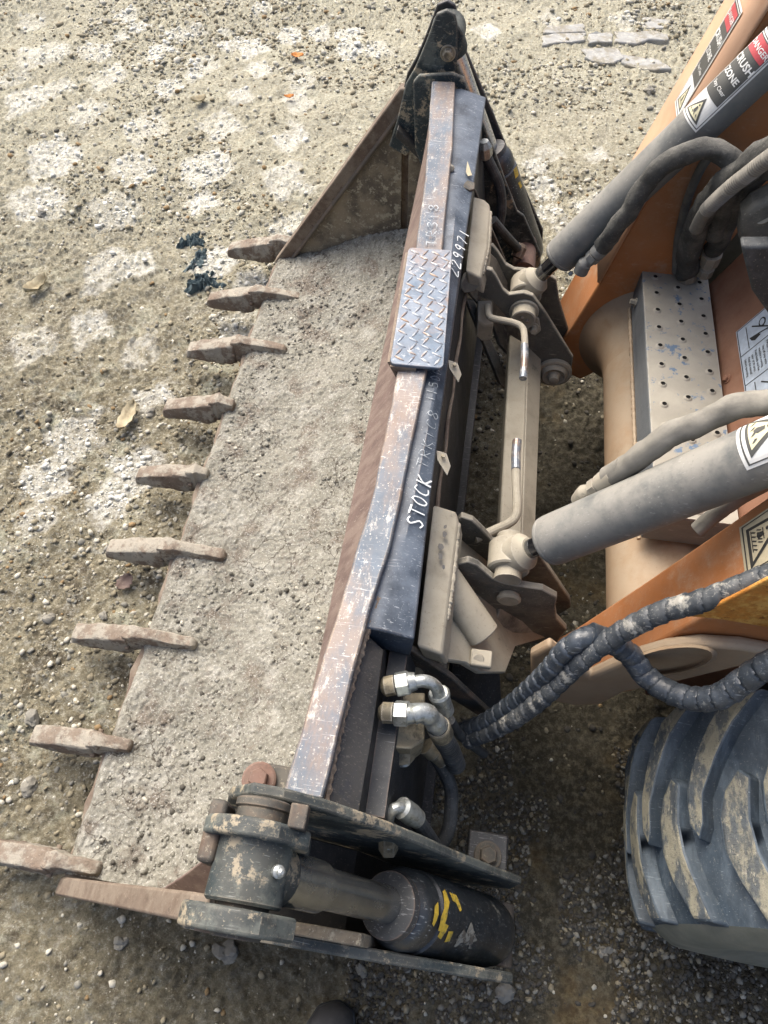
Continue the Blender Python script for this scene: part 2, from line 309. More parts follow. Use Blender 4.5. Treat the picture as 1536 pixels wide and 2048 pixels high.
def ground_mesh():
    xs = np.linspace(-3.0, 1.9, 760); ys = [-.75]
    while ys[-1] < 5.2: ys.append(ys[-1]+.0052+.0022*max(0, ys[-1]))
    ys = np.array(ys); X, Y = grid_xy(xs, ys); Z = ground_h(X, Y)
    pale = np.zeros_like(X)
    wx = X+.05*fbm(X*9, Y*9, 3, 71)*2; wy = Y+.05*fbm(X*9, Y*9, 3, 77)*2
    PN_ = fbm(X*22, Y*22, 4, 83)*1.6
    for px, py, r in PALE:
        p = ZP(px, py, 0); d = 1.9+.35*p.y; rr = r*d/1420*1.0
        a = random.uniform(.62, .82); dx = wx-p.x; dy = (wy-p.y)*.8; rr *= .86
        u = np.abs(dx*math.cos(a)+dy*math.sin(a)); v = np.abs(-dx*math.sin(a)+dy*math.cos(a))
        q = np.power(u**6+v**6, 1/6)/rr
        pale = np.maximum(pale, (1-sstep(.82, 1.06, q+.30*PN_))*random.uniform(.5, .95))
    # wet oily earth under the machine, with shade painted into the same darkening
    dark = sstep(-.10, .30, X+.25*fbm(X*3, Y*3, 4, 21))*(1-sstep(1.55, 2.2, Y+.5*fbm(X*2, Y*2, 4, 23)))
    dark = np.maximum(dark, .62*(1-sstep(.1, 1.0, Y+.8*fbm(X*2.2, Y*2.2, 4, 25)))*sstep(-1.2, -.2, X))  # near strip darkened: shade beside the machine put into the ground colour
    far = sstep(1.5, 3.6, Y+.35*(-X)+.8*fbm(X*1.2, Y*1.2, 3, 31))  # far earth dry and pale, its extra brightness painted into the colour
    b = Z.shape
    idx = np.arange(X.size).reshape(b); f = np.stack([idx[:-1, :-1], idx[:-1, 1:], idx[1:, 1:], idx[1:, :-1]], -1).reshape(-1, 4)
    me = bpy.data.meshes.new('ground'); n = X.size
    me.vertices.add(n); me.vertices.foreach_set('co', np.stack([X, Y, Z], -1).ravel())
    me.loops.add(f.size); me.loops.foreach_set('vertex_index', f.ravel()); me.polygons.add(len(f))
    me.polygons.foreach_set('loop_start', np.arange(len(f))*4); me.polygons.foreach_set('use_smooth', np.ones(len(f), bool)); me.update(); me.validate()
    global PG; PG = (xs, ys, pale)
    for nm, A in (('pale', pale), ('damp_shade', dark), ('far', far)):
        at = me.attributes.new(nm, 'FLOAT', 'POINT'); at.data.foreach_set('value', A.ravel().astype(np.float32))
    return me
def ground_mat():
    m = bpy.data.materials.new('gravelly_earth'); m.use_nodes = True; n = m.node_tree.nodes; L = m.node_tree.links; p = n['Principled BSDF']
    g = n.new('ShaderNodeNewGeometry'); P = g.outputs['Position']
    def noise(s, d=6, r=.65):
        t = n.new('ShaderNodeTexNoise'); t.inputs['Scale'].default_value = s; t.inputs['Detail'].default_value = d; t.inputs['Roughness'].default_value = r; L.new(P, t.inputs[0]); return t.outputs['Fac']
    def ramp(v, a, b, lo=0, hi=1):
        r = n.new('ShaderNodeMapRange'); r.inputs[1].default_value = a; r.inputs[2].default_value = b; r.inputs[3].default_value = lo; r.inputs[4].default_value = hi; L.new(v, r.inputs[0]); return r.outputs[0]
    def mix(f, a, b, mode='MIX'):
        x = n.new('ShaderNodeMix'); x.data_type = 'RGBA'; x.blend_type = mode
        if isinstance(f, (int, float)): x.inputs[0].default_value = f
        else: L.new(f, x.inputs[0])
        for s, v in ((6, a), (7, b)):
            if isinstance(v, tuple): x.inputs[s].default_value = (*v, 1)
            else: L.new(v, x.inputs[s])
        return x.outputs[2]
    def mul(a, b, op='MULTIPLY'):
        x = n.new('ShaderNodeMath'); x.operation = op; x.use_clamp = True
        for i, v in enumerate((a, b)):
            if isinstance(v, (int, float)): x.inputs[i].default_value = v
            else: L.new(v, x.inputs[i])
        return x.outputs[0]
    def attr(nm):
        a = n.new('ShaderNodeAttribute'); a.attribute_name = nm; return a.outputs['Fac']
    c = mix(ramp(noise(3.2), .35, .65), (.185, .164, .108), (.275, .250, .172))
    c = mix(ramp(noise(9, 9, .72), .50, .62), c, (.10, .085, .058)); c = mix(ramp(noise(5.5, 9, .75), .54, .64), c, (.35, .35, .265))
    c = mix(ramp(noise(26, 7, .7), .54, .66), c, (.30, .29, .24))
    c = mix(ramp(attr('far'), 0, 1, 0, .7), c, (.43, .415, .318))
    fine = noise(70, 9, .9); c = mix(ramp(fine, .525, .62), c, (.57, .56, .47)); c = mix(ramp(fine, .475, .37), c, (.055, .045, .03))
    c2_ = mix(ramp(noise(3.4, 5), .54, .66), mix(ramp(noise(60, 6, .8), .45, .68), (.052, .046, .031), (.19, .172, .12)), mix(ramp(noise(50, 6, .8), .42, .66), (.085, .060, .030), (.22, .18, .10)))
    c = mix(mul(attr('damp_shade'), ramp(noise(5), .25, .5, .75, 1)), c, c2_)
    c = mix(mul(attr('pale'), mul(ramp(noise(60, 8, .88), .40, .58), ramp(noise(14, 5, .7), .28, .50))), c, (.72, .72, .66))
    L.new(c, p.inputs['Base Color']); L.new(ramp(attr('damp_shade'), 0, 1, .95, .72), p.inputs['Roughness']); p.inputs['Specular IOR Level'].default_value = .25
    b = n.new('ShaderNodeBump'); b.inputs['Strength'].default_value = 1.0; b.inputs['Distance'].default_value = .009; L.new(noise(80, 7, .8), b.inputs['Height'])
    L.new(b.outputs[0], p.inputs['Normal']); return m
GM = ground_mat()
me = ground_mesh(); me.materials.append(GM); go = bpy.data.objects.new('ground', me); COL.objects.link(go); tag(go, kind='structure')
# the yard goes on, a sheet with a hole's worth of overlap a little lower
xs = np.concatenate([np.linspace(-60, -3, 12), np.linspace(-2.9, 1.8, 12), np.linspace(1.9, 60, 12)]); ys = np.concatenate([np.linspace(-60, -.8, 10), np.linspace(-.7, 5.1, 10), np.linspace(5.2, 90, 14)])
Xf, Yf = grid_xy(xs, ys); inside = (Xf > -2.95) & (Xf < 1.85) & (Yf > -.73) & (Yf < 5.15); Zf = np.where(inside, -.15, -.03+0*Xf)
idx = np.arange(Xf.size).reshape(Xf.shape); ff = np.stack([idx[:-1, :-1], idx[:-1, 1:], idx[1:, 1:], idx[1:, :-1]], -1).reshape(-1, 4)
o = obj('ground', np.stack([Xf, Yf, Zf], -1).reshape(-1, 3), ff.tolist(), GM, None, smooth=None); tag(o, kind='structure')

# loose gravel, joined: one mesh of low angular stones
ico = bmesh.new(); bmesh.ops.create_icosphere(ico, subdivisions=1, radius=1); IV = np.array([v.co[:] for v in ico.verts]); IF = np.array([[v.index for v in f.verts] for f in ico.faces]); ico.free()
def pebbles(name, pos, size, zfun, mats, mi, seed, parent=None):
    r = np.random.default_rng(seed); n = len(pos); V = np.repeat(IV[None], n, 0)*(1+r.uniform(-.28, .28, (n, 12, 1)))
    sc = size[:, None, None]*np.stack([r.uniform(.7, 1.3, n), r.uniform(.6, 1.1, n), r.uniform(.35, .75, n)], -1)[:, None, :]
    V = V*sc; a = r.uniform(0, 6.28, n); ca, sa = np.cos(a)[:, None], np.sin(a)[:, None]
    x = V[..., 0]*ca-V[..., 1]*sa; y = V[..., 0]*sa+V[..., 1]*ca
    t = r.uniform(-.4, .4, n)[:, None]; z = V[..., 2]+x*t
    V = np.stack([x+pos[:, 0:1], y+pos[:, 1:2], z+(zfun(pos[:, 0], pos[:, 1])+size*.12)[:, None]], -1).reshape(-1, 3)
    Fc = (IF[None]+12*np.arange(n)[:, None, None]).reshape(-1, 3)
    me = bpy.data.meshes.new(name); me.vertices.add(len(V)); me.vertices.foreach_set('co', V.ravel()); me.loops.add(Fc.size); me.loops.foreach_set('vertex_index', Fc.ravel())
    me.polygons.add(len(Fc)); me.polygons.foreach_set('loop_start', np.arange(len(Fc))*3); me.update()
    for m in mats: me.materials.append(m)
    me.polygons.foreach_set('material_index', np.repeat(mi, 20)); me.validate()
    o = bpy.data.objects.new(name, me); COL.objects.link(o)
    if parent: o.parent = parent; o.matrix_parent_inverse = PINV(parent)
    return o
def flat(name, c, v=.3):
    return mat(name, c, tuple(x*.7 for x in c), 40, (.4, .65), rough=.9, bump=.3, bscale=200)
PEB = [flat('pebble_tan', (.27, .24, .165)), flat('pebble_grey', (.24, .235, .20)), flat('pebble_pale', (.50, .48, .40)), flat('pebble_dark', (.09, .085, .07)), flat('pebble_ochre', (.26, .18, .09)), flat('pebble_wet_shade', (.075, .07, .058)), flat('pebble_limed', (.64, .64, .58))]
N = 56000
u = rng.random((N*2, 2)); pos = np.stack([-3+4.6*u[:, 0], -.7+5.2*u[:, 1]**1.5], -1)
dens = .22+.78*sstep(.42, .62, vnoise(pos[:, 0]*2.6, pos[:, 1]*2.6, 91)); pos = pos[rng.random(len(pos)) < dens][:N]
sz = (.0022+.0075*rng.random(len(pos))**4)*(1+.18*np.clip(pos[:, 1], 0, 5)); pick = rng.random(len(pos)) < .004; sz[pick] *= 1.8
mi = rng.choice(5, len(pos), p=[.54, .14, .27, .01, .04]); damp_shade_q = (pos[:, 0] > -.05) & (pos[:, 1] < 1.9); mi[damp_shade_q & (rng.random(len(pos)) < .72)] = 5  # stones there darkened as well, wetness and painted shade in one colour
pv = PG[2][np.clip(np.searchsorted(PG[1], pos[:, 1]), 0, len(PG[1])-1), np.clip(np.searchsorted(PG[0], pos[:, 0]), 0, len(PG[0])-1)]; mi[pv > .35+.3*rng.random(len(pos))] = 6
tag(pebbles('gravel', pos, sz, ground_h, PEB, mi, 5), 'loose angular gravel and grit scattered over the brown earth', 'gravel', kind='stuff')
# a drift of grey chippings bottom right
q = rng.random((16000, 2)); pos = np.stack([-.05+.85*q[:, 0], -.30+.80*q[:, 1]], -1); k = vnoise(pos[:, 0]*9, pos[:, 1]*9, 5) > .30+.3*sstep(.1, .5, pos[:, 1]); pos = pos[k]
sz = .0028+.0055*rng.random(len(pos))**2.2; mi = rng.choice([1, 3, 5, 0], len(pos), p=[.18, .34, .40, .08])
tag(pebbles('chippings', pos, sz, ground_h, PEB, mi, 8), 'drift of grey stone chippings on the dark earth in front of the big tyre', 'chippings', kind='stuff')

# ------------------------------------------------------------------ bucket
BK = thing('loader_bucket', 'wide black and rust toothed loader bucket full of caked grey dirt', 'bucket', (-.35, 1.0, 0))
W0, W1 = .0, 1.99
# floor and cutting edge
obj('floor_plate', *g_box((-.34, .995, .078), (.60, 1.95, .016)), 'rust', BK, bevel=.002)
me_ = MB(); ys_ = np.linspace(.0, 1.99, 60)
for i, y in enumerate(ys_):
    wv = .004*math.sin(y*23)+.004*math.sin(y*61+1); me_.v += [(-.668+wv, y, .080), (-.662+wv, y, .094), (-.60, y, .097), (-.56, y, .097), (-.56, y, .086)]
for i in range(59):
    for k in range(5): me_.f.append([i*5+k, i*5+(k+1) % 5, (i+1)*5+(k+1) % 5, (i+1)*5+k])
me_.f += [[0, 1, 2, 3, 4], [295+4, 295+3, 295+2, 295+1, 295]]; me_.mi = [0]*len(me_.f); me_.build('cutting_edge', 'rust', BK, smooth=30)
# moldboard: curved back shell (bowed lip)
def bandL(y): return float(np.interp(y, [.13, .30, .46, .60, .87, 1.20, 1.45, 1.86], [-.145, -.129, -.112, -.101, -.100, -.108, -.120, -.150]))
def bandR(y): return float(np.interp(y, [.13, .27, .42, .51, .70, .88, 1.22, 1.55, 1.86], [-.091, -.084, -.074, -.060, -.052, -.046, -.056, -.068, -.094]))
def darkR(y): return float(np.interp(y, [.37, .65, .88, 1.14, 1.5, 1.86], [-.004, -.010, -.012, -.013, -.010, -.010]))
ny = 64; yy = np.linspace(.145, 1.845, ny)
def strip(name, sections, m, parent, smooth=30, **k):   # sections: list over y of point lists (closed loops)
    n = len(sections[0]); b = MB()
    for s in sections: b.v += [tuple(p) for p in s]
    for i in range(len(sections)-1):
        for j in range(n): b.f.append([i*n+j, i*n+(j+1) % n, (i+1)*n+(j+1) % n, (i+1)*n+j])
    b.f += [list(range(n)), [(len(sections)-1)*n+j for j in range(n)][::-1]]; b.mi = [0]*len(b.f); return b.build(name, m, parent, smooth=smooth, **k)
wob = lambda y, s: .0012*math.sin(y*9+s)+.0004*math.sin(y*31+s*2)+.0004*math.sin(y*77+s*3)
strip('top_band', [[(bandL(y)+wob(y, 1), y, .800+wob(y, 2)), (bandR(y)+wob(y, 4)*.8, y, .802+wob(y, 5)), (bandR(y)+.001+wob(y, 4)*.8, y, .786), (bandL(y)+.002+wob(y, 1), y, .786)] for y in yy], 'band', BK, bevel=.003)
strip('lip_flange', [[(bandL(y)+.003, y, .785), (bandL(y)+.012, y, .785), (-.136, y, .690), (-.147, y, .692)] for y in yy], 'rust_face', BK, bevel=.001)
strip('inner_shell', [[(-.137, y, .695), (-.110, y, .60), (-.075, y, .45), (-.065, y, .30), (-.08, y, .19), (-.14, y, .10), (-.14, y, .075), (-.07, y, .09), (-.05, y, .17), (-.04, y, .30), (-.055, y, .46), (-.09, y, .61), (-.125, y, .70)] for y in yy], 'wall_in', BK)
ydk = np.linspace(.385, 1.845, 60)
strip('back_beam_top', [[(bandR(y)-.004, y, .786), (bandR(y)+.02, y, .787+wob(y, 3)*.5), (darkR(y), y, .772), (darkR(y)-.003, y, .700), (bandR(y)-.004, y, .72)] for y in ydk], 'black_blue', BK, bevel=.003)
# sloping back wall with a weld seam
bw = MB(); prof = [(-.012, .70), (.02, .52), (.05, .36), (.055, .22), (.0, .12), (-.06, .10), (-.06, .12), (-.01, .14), (.035, .23), (.03, .36), (.0, .52), (-.04, .70)]
strip('back_wall', [[(x, y, z) for x, z in prof] for y in (.15, .5, 1.0, 1.5, 1.84)], 'black', BK, smooth=40)
sp = [Vector((.020+.026*0, y, .525)) for y in (.65, .9, 1.2, 1.31)]
obj('weld_seam', *g_tube(spline([Vector((.004+.0015*math.sin(y*40), y, .640)) for y in np.linspace(.56, 1.34, 30)], .012), lambda s, a: .0035+.0008*math.sin(s*900), 8), 'rust', BK)
# hanging rib and brackets behind the near end: box beam under the band
obj('end_web', *g_plate([ZP(728, 1262, .772), ZP(768, 1300, .752), ZP(744, 1480, .752), ZP(719, 1625, .752), ZP(640, 1612, .782), ZP(690, 1400, .782)], .010), 'web', BK, bevel=.002)
obj('end_web', *g_plate([ZP(767, 1298, .750), ZP(800, 1310, .48), ZP(790, 1530, .42), ZP(782, 1665, .40), ZP(718, 1628, .750)], .008), 'web', BK, bevel=.002)
obj('weld_bead', *g_tube(spline([ZP(760, 1195, .783), ZP(735, 1262, .781), ZP(712, 1340, .781), ZP(690, 1420, .781), ZP(672, 1500, .781), ZP(652, 1600, .781)], .006), lambda s, a: .0045+.0012*math.sin(s*500)+.001*math.sin(s*230+a*3), 8), 'rust', BK)
# notched edge of the dark plate and brace below it
obj('brace_plate', *g_plate([ZP(745, 1268, .70), ZP(830, 1292, .69), ZP(905, 1345, .60), ZP(985, 1420, .45), ZP(965, 1425, .40), ZP(880, 1372, .50), ZP(800, 1318, .6), ZP(745, 1285, .66)], .010), 'black_rust', BK, bevel=.002)
obj('rear_gusset', *g_plate([ZP(905, 1330, .50), ZP(1000, 1345, .36), ZP(1005, 1425, .26), ZP(985, 1440, .28), ZP(900, 1365, .42)], .010), 'black', BK, bevel=.002)
# side walls: clam side plate + moldboard side plate with a split between them
for sgn, yi in ((1, 1.965), (-1, .012)):
    t = .016*sgn if sgn > 0 else -.016
    lab = None
    obj('side_plate', *g_prism([(-.650, yi, .10), (-.262, yi, .655), (-.236, yi, .66), (-.225, yi, .12), (-.30, yi, .09)], (0, t, 0)), 'wall_in', BK, bevel=.002)
    obj('rear_side_plate', *g_prism([(-.216, yi, .64), (-.02, yi, .66), (.04, yi, .30), (-.02, yi, .11), (-.205, yi, .10)], (0, t, 0)), 'wall_in', BK, bevel=.002)
    obj('split_backing', *g_box((-.22, yi+(.020 if sgn > 0 else -.020)+t/2, .38), (.05, .006, .52)), 'rust', BK)
    # side cutter bar along the sloping edge
    d = Vector((-.240+.668, 0, .715-.088)).normalized(); nrm = Vector((d.z, 0, -d.x))
    a = Vector((-.668, yi, .088)); b = Vector((-.243, yi, .715))
    yA = yi-.012*sgn; yB = yi+.022*sgn
    pts = [a, b, b+Vector((.025, 0, .002)), b+Vector((.03, 0, -.03)), b+nrm*.045-d*.01, a+nrm*.045+d*.03]
    sb = MB(); n_ = len(pts)
    prof_ = [Vector((p.x, yA, p.z)) for p in pts]; sb.add(*g_prism(prof_, (0, (yB-yA), 0))); sb.build('side_cutter', 'rust', BK, bevel=.006)
obj('side_cutter_rib', *g_tube([Vector((-.600, 1.955, .115)), Vector((-.235, 1.955, .655))], .007, 8), 'wall_out', BK)
# inside gussets
obj('corner_gusset', *g_plate([Vector((-.43, .022, .20)), Vector((-.36, .05, .33)), Vector((-.30, .085, .42)), Vector((-.235, .09, .45)), Vector((-.20, .04, .44)), Vector((-.20, .012, .40)), Vector((-.40, .012, .20))], .010), 'rust_face', BK, bevel=.002, label='purplish smooth gusset at the near end')
# end plates that carry the clam cylinders
inner = [(830, 300), (826, 165), (838, 151), (905, 147), (926, 156), (972, 262), (990, 305), (1013, 368), (1035, 424), (1048, 433), (1081, 508), (1080, 540), (1060, 565)]
IN = [(YP(*p, 1.85).x, YP(*p, 1.85).z) for p in inner]+[(.12, .12), (.0, .10), (-.05, .3)]
outer = [(-.20, .60), (-.19, .76)]+[(YP(x, y, 2.0).x, YP(x, y, 2.0).z) for x, y in ((905, 90), (930, 98), (986, 228), (1020, 312), (1052, 384), (1086, 462), (1084, 505))]+[(.19, .16), (.12, .12), (.0, .12), (-.1, .4)]
plate_y('end_plate', None, 1.850, .012, 'plate_paint', BK, world=IN, bevel=.003)
NIN = [(-.235, .60)]+[(YP(x, y, .128).x, YP(x, y, .128).z) for x, y in ((452, 1612), (456, 1596), (500, 1588), (565, 1600), (655, 1624), (775, 1665))]+[ (.045, .66), (.10, .56), (.19, .42), (.235, .36), (.235, .25), (.12, .12), (.0, .10), (-.05, .3)]
plate_y('end_plate', None, .128, .014, 'plate_paint', BK, world=NIN, bevel=.003)
plate_y('outer_plate', None, 2.000, .014, 'black', BK, world=outer, bevel=.003)
NOUT = [(-.275, .50), (-.285, .56), (-.27, .60), (-.18, .63), (-.05, .62), (.06, .56), (.17, .46), (.225, .38), (.235, .28), (.22, .2), (.10, .12), (-.1, .2)]
plate_y('outer_plate', None, -.019, .016, 'plate_paint', BK, world=NOUT, bevel=.003)
# clam levers (rocker plates with hole)
LV = [(YP(*p, 1.885).x, YP(*p, 1.885).z) for p in [(893, 21), (873, 29), (850, 90), (830, 137), (811, 170), (794, 241), (778, 293), (812, 313), (856, 254), (905, 190), (914, 120), (916, 60), (910, 30)]]
plate_y('clam_lever', None, 1.885, .014, 'plate_paint', BK, world=LV, bevel=.003)
plate_y('clam_lever', None, 1.962, .012, 'black', BK, world=[(x-.006, z-.012) for x, z in LV], bevel=.003)
bolt('pin_bolt', YP(896, 106, 1.885), (0, -1, 0), .013, 'brass_dirty', BK)
bolt('pin_bolt', YP(850, 176, 1.885), (0, -1, 0), .012, 'chrome_dusty', BK)
obj('pivot_bush', *g_lathe(YP(853, 198, 1.89), YP(853, 198, 1.89)+Vector((0, -1, 0)), [(0, .034), (.026, .034), (.026, .024), (.012, .020)], 28), 'plate_paint', BK, bevel=.0)
# cylinders ------------------------------------------------------
def clam_cylinder(y, top, bot, lab, near):
    top = Vector(top); bot = Vector(bot); d = (bot-top).normalized(); L = (bot-top).length
    root = obj('lift_cylinder', *g_lathe(top+d*(L*.46), bot, [(0, .040), (.010, .050), (.022, .0545), (.05, .0545), (.053, .051), (.058, .0565), (L*.54-.06, .0565), (L*.54-.03, .053), (L*.54-.01, .042), (L*.54, .02)], 40), 'barrel', BK, smooth=30, label=lab)
    obj('rod', *cyl(top+d*.04, top+d*(L*.48), .0245, 32), 'chrome_dusty' if near else 'chrome', root)
    if near: obj('rod_collar', *g_lathe(top+d*.045, top+d*.2, [(0, .033), (.012, .033), (.014, .0300), (.085, .0300), (.087, .026)], 32), 'chrome_dusty', root)
    obj('gland', *g_lathe(top+d*(L*.44), bot, [(0, .028), (.004, .044), (.016, .046), (.018, .040), (.026, .040)], 36), 'black', root)
    hub = MB(); hub.add(*g_lathe(top-Vector((0, .036, 0)), top+Vector((0, 1, 0)), [(0, .040), (.003, .043), (.069, .043), (.072, .040)], 36))
    hub.add(*g_lathe(top+d*.02, top+d, [(0, .038), (.025, .036), (.034, .031)], 28)); hub.build('rod_eye', 'plate_paint', root, smooth=35)
    obj('base_eye', *g_lathe(bot-Vector((0, .05, 0)), bot+Vector((0, 1, 0)), [(0, .035), (.1, .035)], 28), 'black_rust', root, bevel=.003)
    return root
NC = clam_cylinder(.052, (-.150, .052, .865), (.205, .052, .27), 'black clam cylinder with flaked yellow marking at the near end', True)
FC = clam_cylinder(1.935, (-.125, 1.930, .87), (.195, 1.930, .23), 'far clam cylinder with bright rod', False)
for yb in (.055, 1.925):
    obj('end_pocket', *g_prism([(-.235, yb-.068, .66), (-.05, yb-.068, .50), (.10, yb-.068, .16), (.085, yb-.068, .15), (-.06, yb-.068, .48), (-.24, yb-.068, .64)], (0, .138, 0)), 'web', BK, bevel=.002)
# clevis ears of near end, thick ring plates each side of the eye
c0 = Vector((-.150, .052, .865))
def ear(name, y, t, r, m, ext):
    pts = []
    for k in range(19):
        a = math.radians(60+k*12); pts.append(Vector((c0.x+r*math.cos(a), y, c0.z+r*math.sin(a))))
    pts += [Vector((c0.x+ext, y, c0.z-.20)), Vector((c0.x+.052, y, c0.z-.10)), Vector((c0.x+r*.98, y, c0.z+.01))]
    return obj(name, *g_prism(pts, (0, t, 0)), m, BK, bevel=.004, seg=3)
ear('clevis_ear', .078, .020, .062, 'plate_paint', .02)
ear('clevis_ear', -.012, .024, .064, 'plate_paint', .02)
obj('clevis_pin', *g_lathe(c0+Vector((0, -.068, 0)), c0+Vector((0, 1, 0)), [(0, .026), (.006, .030), (.128, .030), (.130, .033), (.138, .033), (.140, .029)], 32), 'black_rust', BK)
obj('pin_retainer', *g_box(c0+Vector((.046, .056, .030)), (.020, .026, .026)), 'black_rust', BK, bevel=.002)
obj('grease_block', *g_box(c0+Vector((-.048, .030, -.006)), (.020, .066, .060)), 'black_rust', BK, bevel=.005)
obj('grease_fitting', *g_lathe(c0+Vector((.034, .0, .030)), c0+Vector((.034, 0, .030))+Vector((.5, -.1, .9)), [(0, .007), (.006, .007), (.008, .004), (.014, .0045), (.016, .002)], 12), 'zinc', BK)
for p, r, m_ in (((-.152, .150, .805), .011, 'bolt_red'),):
    bb = MB(); bb.add(*g_lathe(Vector(p)-Vector((.005, 0, .015)), Vector(p)+Vector((0, 0, 1)), [(0, .024), (.006, .024), (.008, .021)], 24)); bb.add(*g_lathe(Vector(p)-Vector((.005, 0, .008)), Vector(p)+Vector((0, 0, 1)), [(0, .014), (.010, .014), (.012, .012)], 6))
    cc = ZP(523, 1557, .72); dlt = cc-Vector(p); bb.v = [tuple(Vector(v)+dlt) for v in bb.v]
    bb.build('flange_bolt', 'bolt_red', BK, label='pink rusty flange bolt')
    obj('bolt_bracket', *g_box(cc+Vector((.012, .0, -.024)), (.060, .050, .014)), 'black_rust', BK, bevel=.004)
# yellow flaked marking on the near barrel
def wrap(axis0, axis1, r):                      # (u along axis m, v around m) -> world; v=0 faces the sky
    a0 = Vector(axis0); d = (Vector(axis1)-a0).normalized(); side = Vector((0, 0, 1)).cross(d).normalized(); up = d.cross(side).normalized()
    if up.z < 0: up = -up; side = -side
    def f(u, v, h=0): 
        an = v/r; return a0+d*u+(up*math.cos(an)+side*math.sin(an))*(r+h)
    return f
def decal(name, shapes, fmap, parent, mats, label=None, cell=None):
    """shapes: (polygon [(u,v)..], material index, level)"""
    b = MB()
    for poly, mi, lv in shapes:
        bm = bmesh.new(); vs = [bm.verts.new((p[0], p[1], 0)) for p in poly]
        try: bm.faces.new(vs)
        except ValueError: bm.free(); continue
        if cell:
            vmin, vmax = min(p[1] for p in poly), max(p[1] for p in poly); c = math.ceil(vmin/cell)*cell
            while c < vmax:
                bmesh.ops.bisect_plane(bm, geom=bm.verts[:]+bm.edges[:]+bm.faces[:], plane_co=(0, c, 0), plane_no=(0, 1, 0)); c += cell
        bmesh.ops.triangulate(bm, faces=bm.faces[:]); bm.verts.index_update()
        b.add([fmap(v.co.x, v.co.y, .0006+lv*.0005) for v in bm.verts], [[v.index for v in f.verts] for f in bm.faces], mi); bm.free()
    return b.build(name, mats, parent, smooth=None, label=label)
_fc = {}
def text_shapes(s, u, v, h, mi, lv, dirn=(0, 1), bold=0.0, wid=1.0, align='CENTER'):
    """lettering as triangles; dirn is the reading direction in (u,v)"""
    cu = bpy.data.curves.new('lettering', 'FONT'); cu.body = s; cu.size = 1; cu.offset = bold; cu.resolution_u = 2; cu.align_x = align; cu.align_y = 'CENTER'
    t = bpy.data.objects.new('lettering', cu); COL.objects.link(t); dg = bpy.context.evaluated_depsgraph_get(); me = bpy.data.meshes.new_from_object(t.evaluated_get(dg))
    V = [v_.co.copy() for v_ in me.vertices]; me.calc_loop_triangles(); T = [tuple(x.vertices) for x in me.loop_triangles]
    bpy.data.objects.remove(t); bpy.data.curves.remove(cu); bpy.data.meshes.remove(me)
    dx, dy = dirn; out = []
    for tri in T:
        out.append(([(u+(V[i].x*dx*wid-V[i].y*dy)*h, v+(V[i].x*dy*wid+V[i].y*dx)*h) for i in tri], mi, lv))
    return out
def rect(u0, v0, u1, v1, mi, lv): return ([(u0, v0), (u1, v0), (u1, v1), (u0, v1)], mi, lv)
def line(p, q, w_, mi, lv):
    d = Vector((q[0]-p[0], q[1]-p[1])); n_ = Vector((-d.y, d.x)).normalized()*w_/2
    return ([(p[0]+n_.x, p[1]+n_.y), (q[0]+n_.x, q[1]+n_.y), (q[0]-n_.x, q[1]-n_.y), (p[0]-n_.x, p[1]-n_.y)], mi, lv)
dA = (Vector((.205, .052, .27))-c0).normalized(); LA = (Vector((.205, .052, .27))-c0).length
fw = wrap(c0, Vector((.205, .052, .27)), .0568)
def find_uv(fm, px, py, U, V_):
    best = None
    for u_ in U:
        for v_ in V_:
            p = np.array(fm(u_, v_)); q_ = R @ (p-CAM); e = (CX+F*q_[0]/-q_[2]-px)**2+(CY-F*q_[1]/-q_[2]-py)**2
            if best is None or e < best[0]: best = (e, u_, v_)
    return best[1:]
cu_, cv_ = find_uv(fw, 905, 1827, np.linspace(LA*.4, LA*.98, 60), np.linspace(-.06, .06, 60))
S_ = lambda pts: [(cu_+x*.00085, cv_-y*.00072*VS) for x, y in pts]
VS = 1.0 if fw(cu_, .01).y > fw(cu_, 0).y else -1.0
ysh = [(S_([(-30, -5), (-22, -38), (-8, -45), (-5, -20), (-14, -5), (-20, 20), (-6, 22), (-10, 38), (-38, 35), (-40, 10)]), 0, 0), (S_([(8, -42), (35, -40), (42, -12), (34, -8), (22, -22), (10, -26)]), 0, 0),
       (S_([(0, 32), (18, 30), (20, 50), (4, 54)]), 0, 0), (S_([(-66, -5), (-52, -14), (-50, 8), (-58, 30), (-66, 26)]), 0, 0), (S_([(-30, 36), (-12, 38), (-14, 50), (-30, 46)]), 0, 0)]
decal('warning_marking', ysh, fw, NC, ['yellow'], 'flaked yellow marking', cell=.01)
sc_ = lambda cx_, cy_, w_, h_, n_, sd: [(cx_+(w_*(1+.5*math.sin(sd+3.1*k))*math.cos(2*math.pi*k/n_)), cy_+(h_*(1+.5*math.sin(sd*2+5.3*k))*math.sin(2*math.pi*k/n_))) for k in range(n_)]
e_u = LA*.86
decal('scuff', [(sc_(cu_+.05+.012*k, cv_-VS*(.030-.006*(k % 3)), .014, .010, 17, k*1.7), 0, 0) for k in range(4)], fw, NC, ['scuffed'], 'pale scuffed patches', cell=.006)
ff_ = wrap((-.125, 1.930, .87), (.195, 1.930, .23), .0568)
u2, v2 = find_uv(ff_, 1033, 345, np.linspace(.3, .7, 50), np.linspace(-.06, .06, 60))
decal('warning_marking', [([(u2-.015, v2-.008), (u2+.012, v2-.012), (u2+.015, v2+.008), (u2-.01, v2+.012)], 0, 0), ([(u2+.03, v2-.008), (u2+.05, v2-.006), (u2+.05, v2+.006), (u2+.032, v2+.006)], 0, 0)], ff_, FC, ['yellow'], cell=.01)
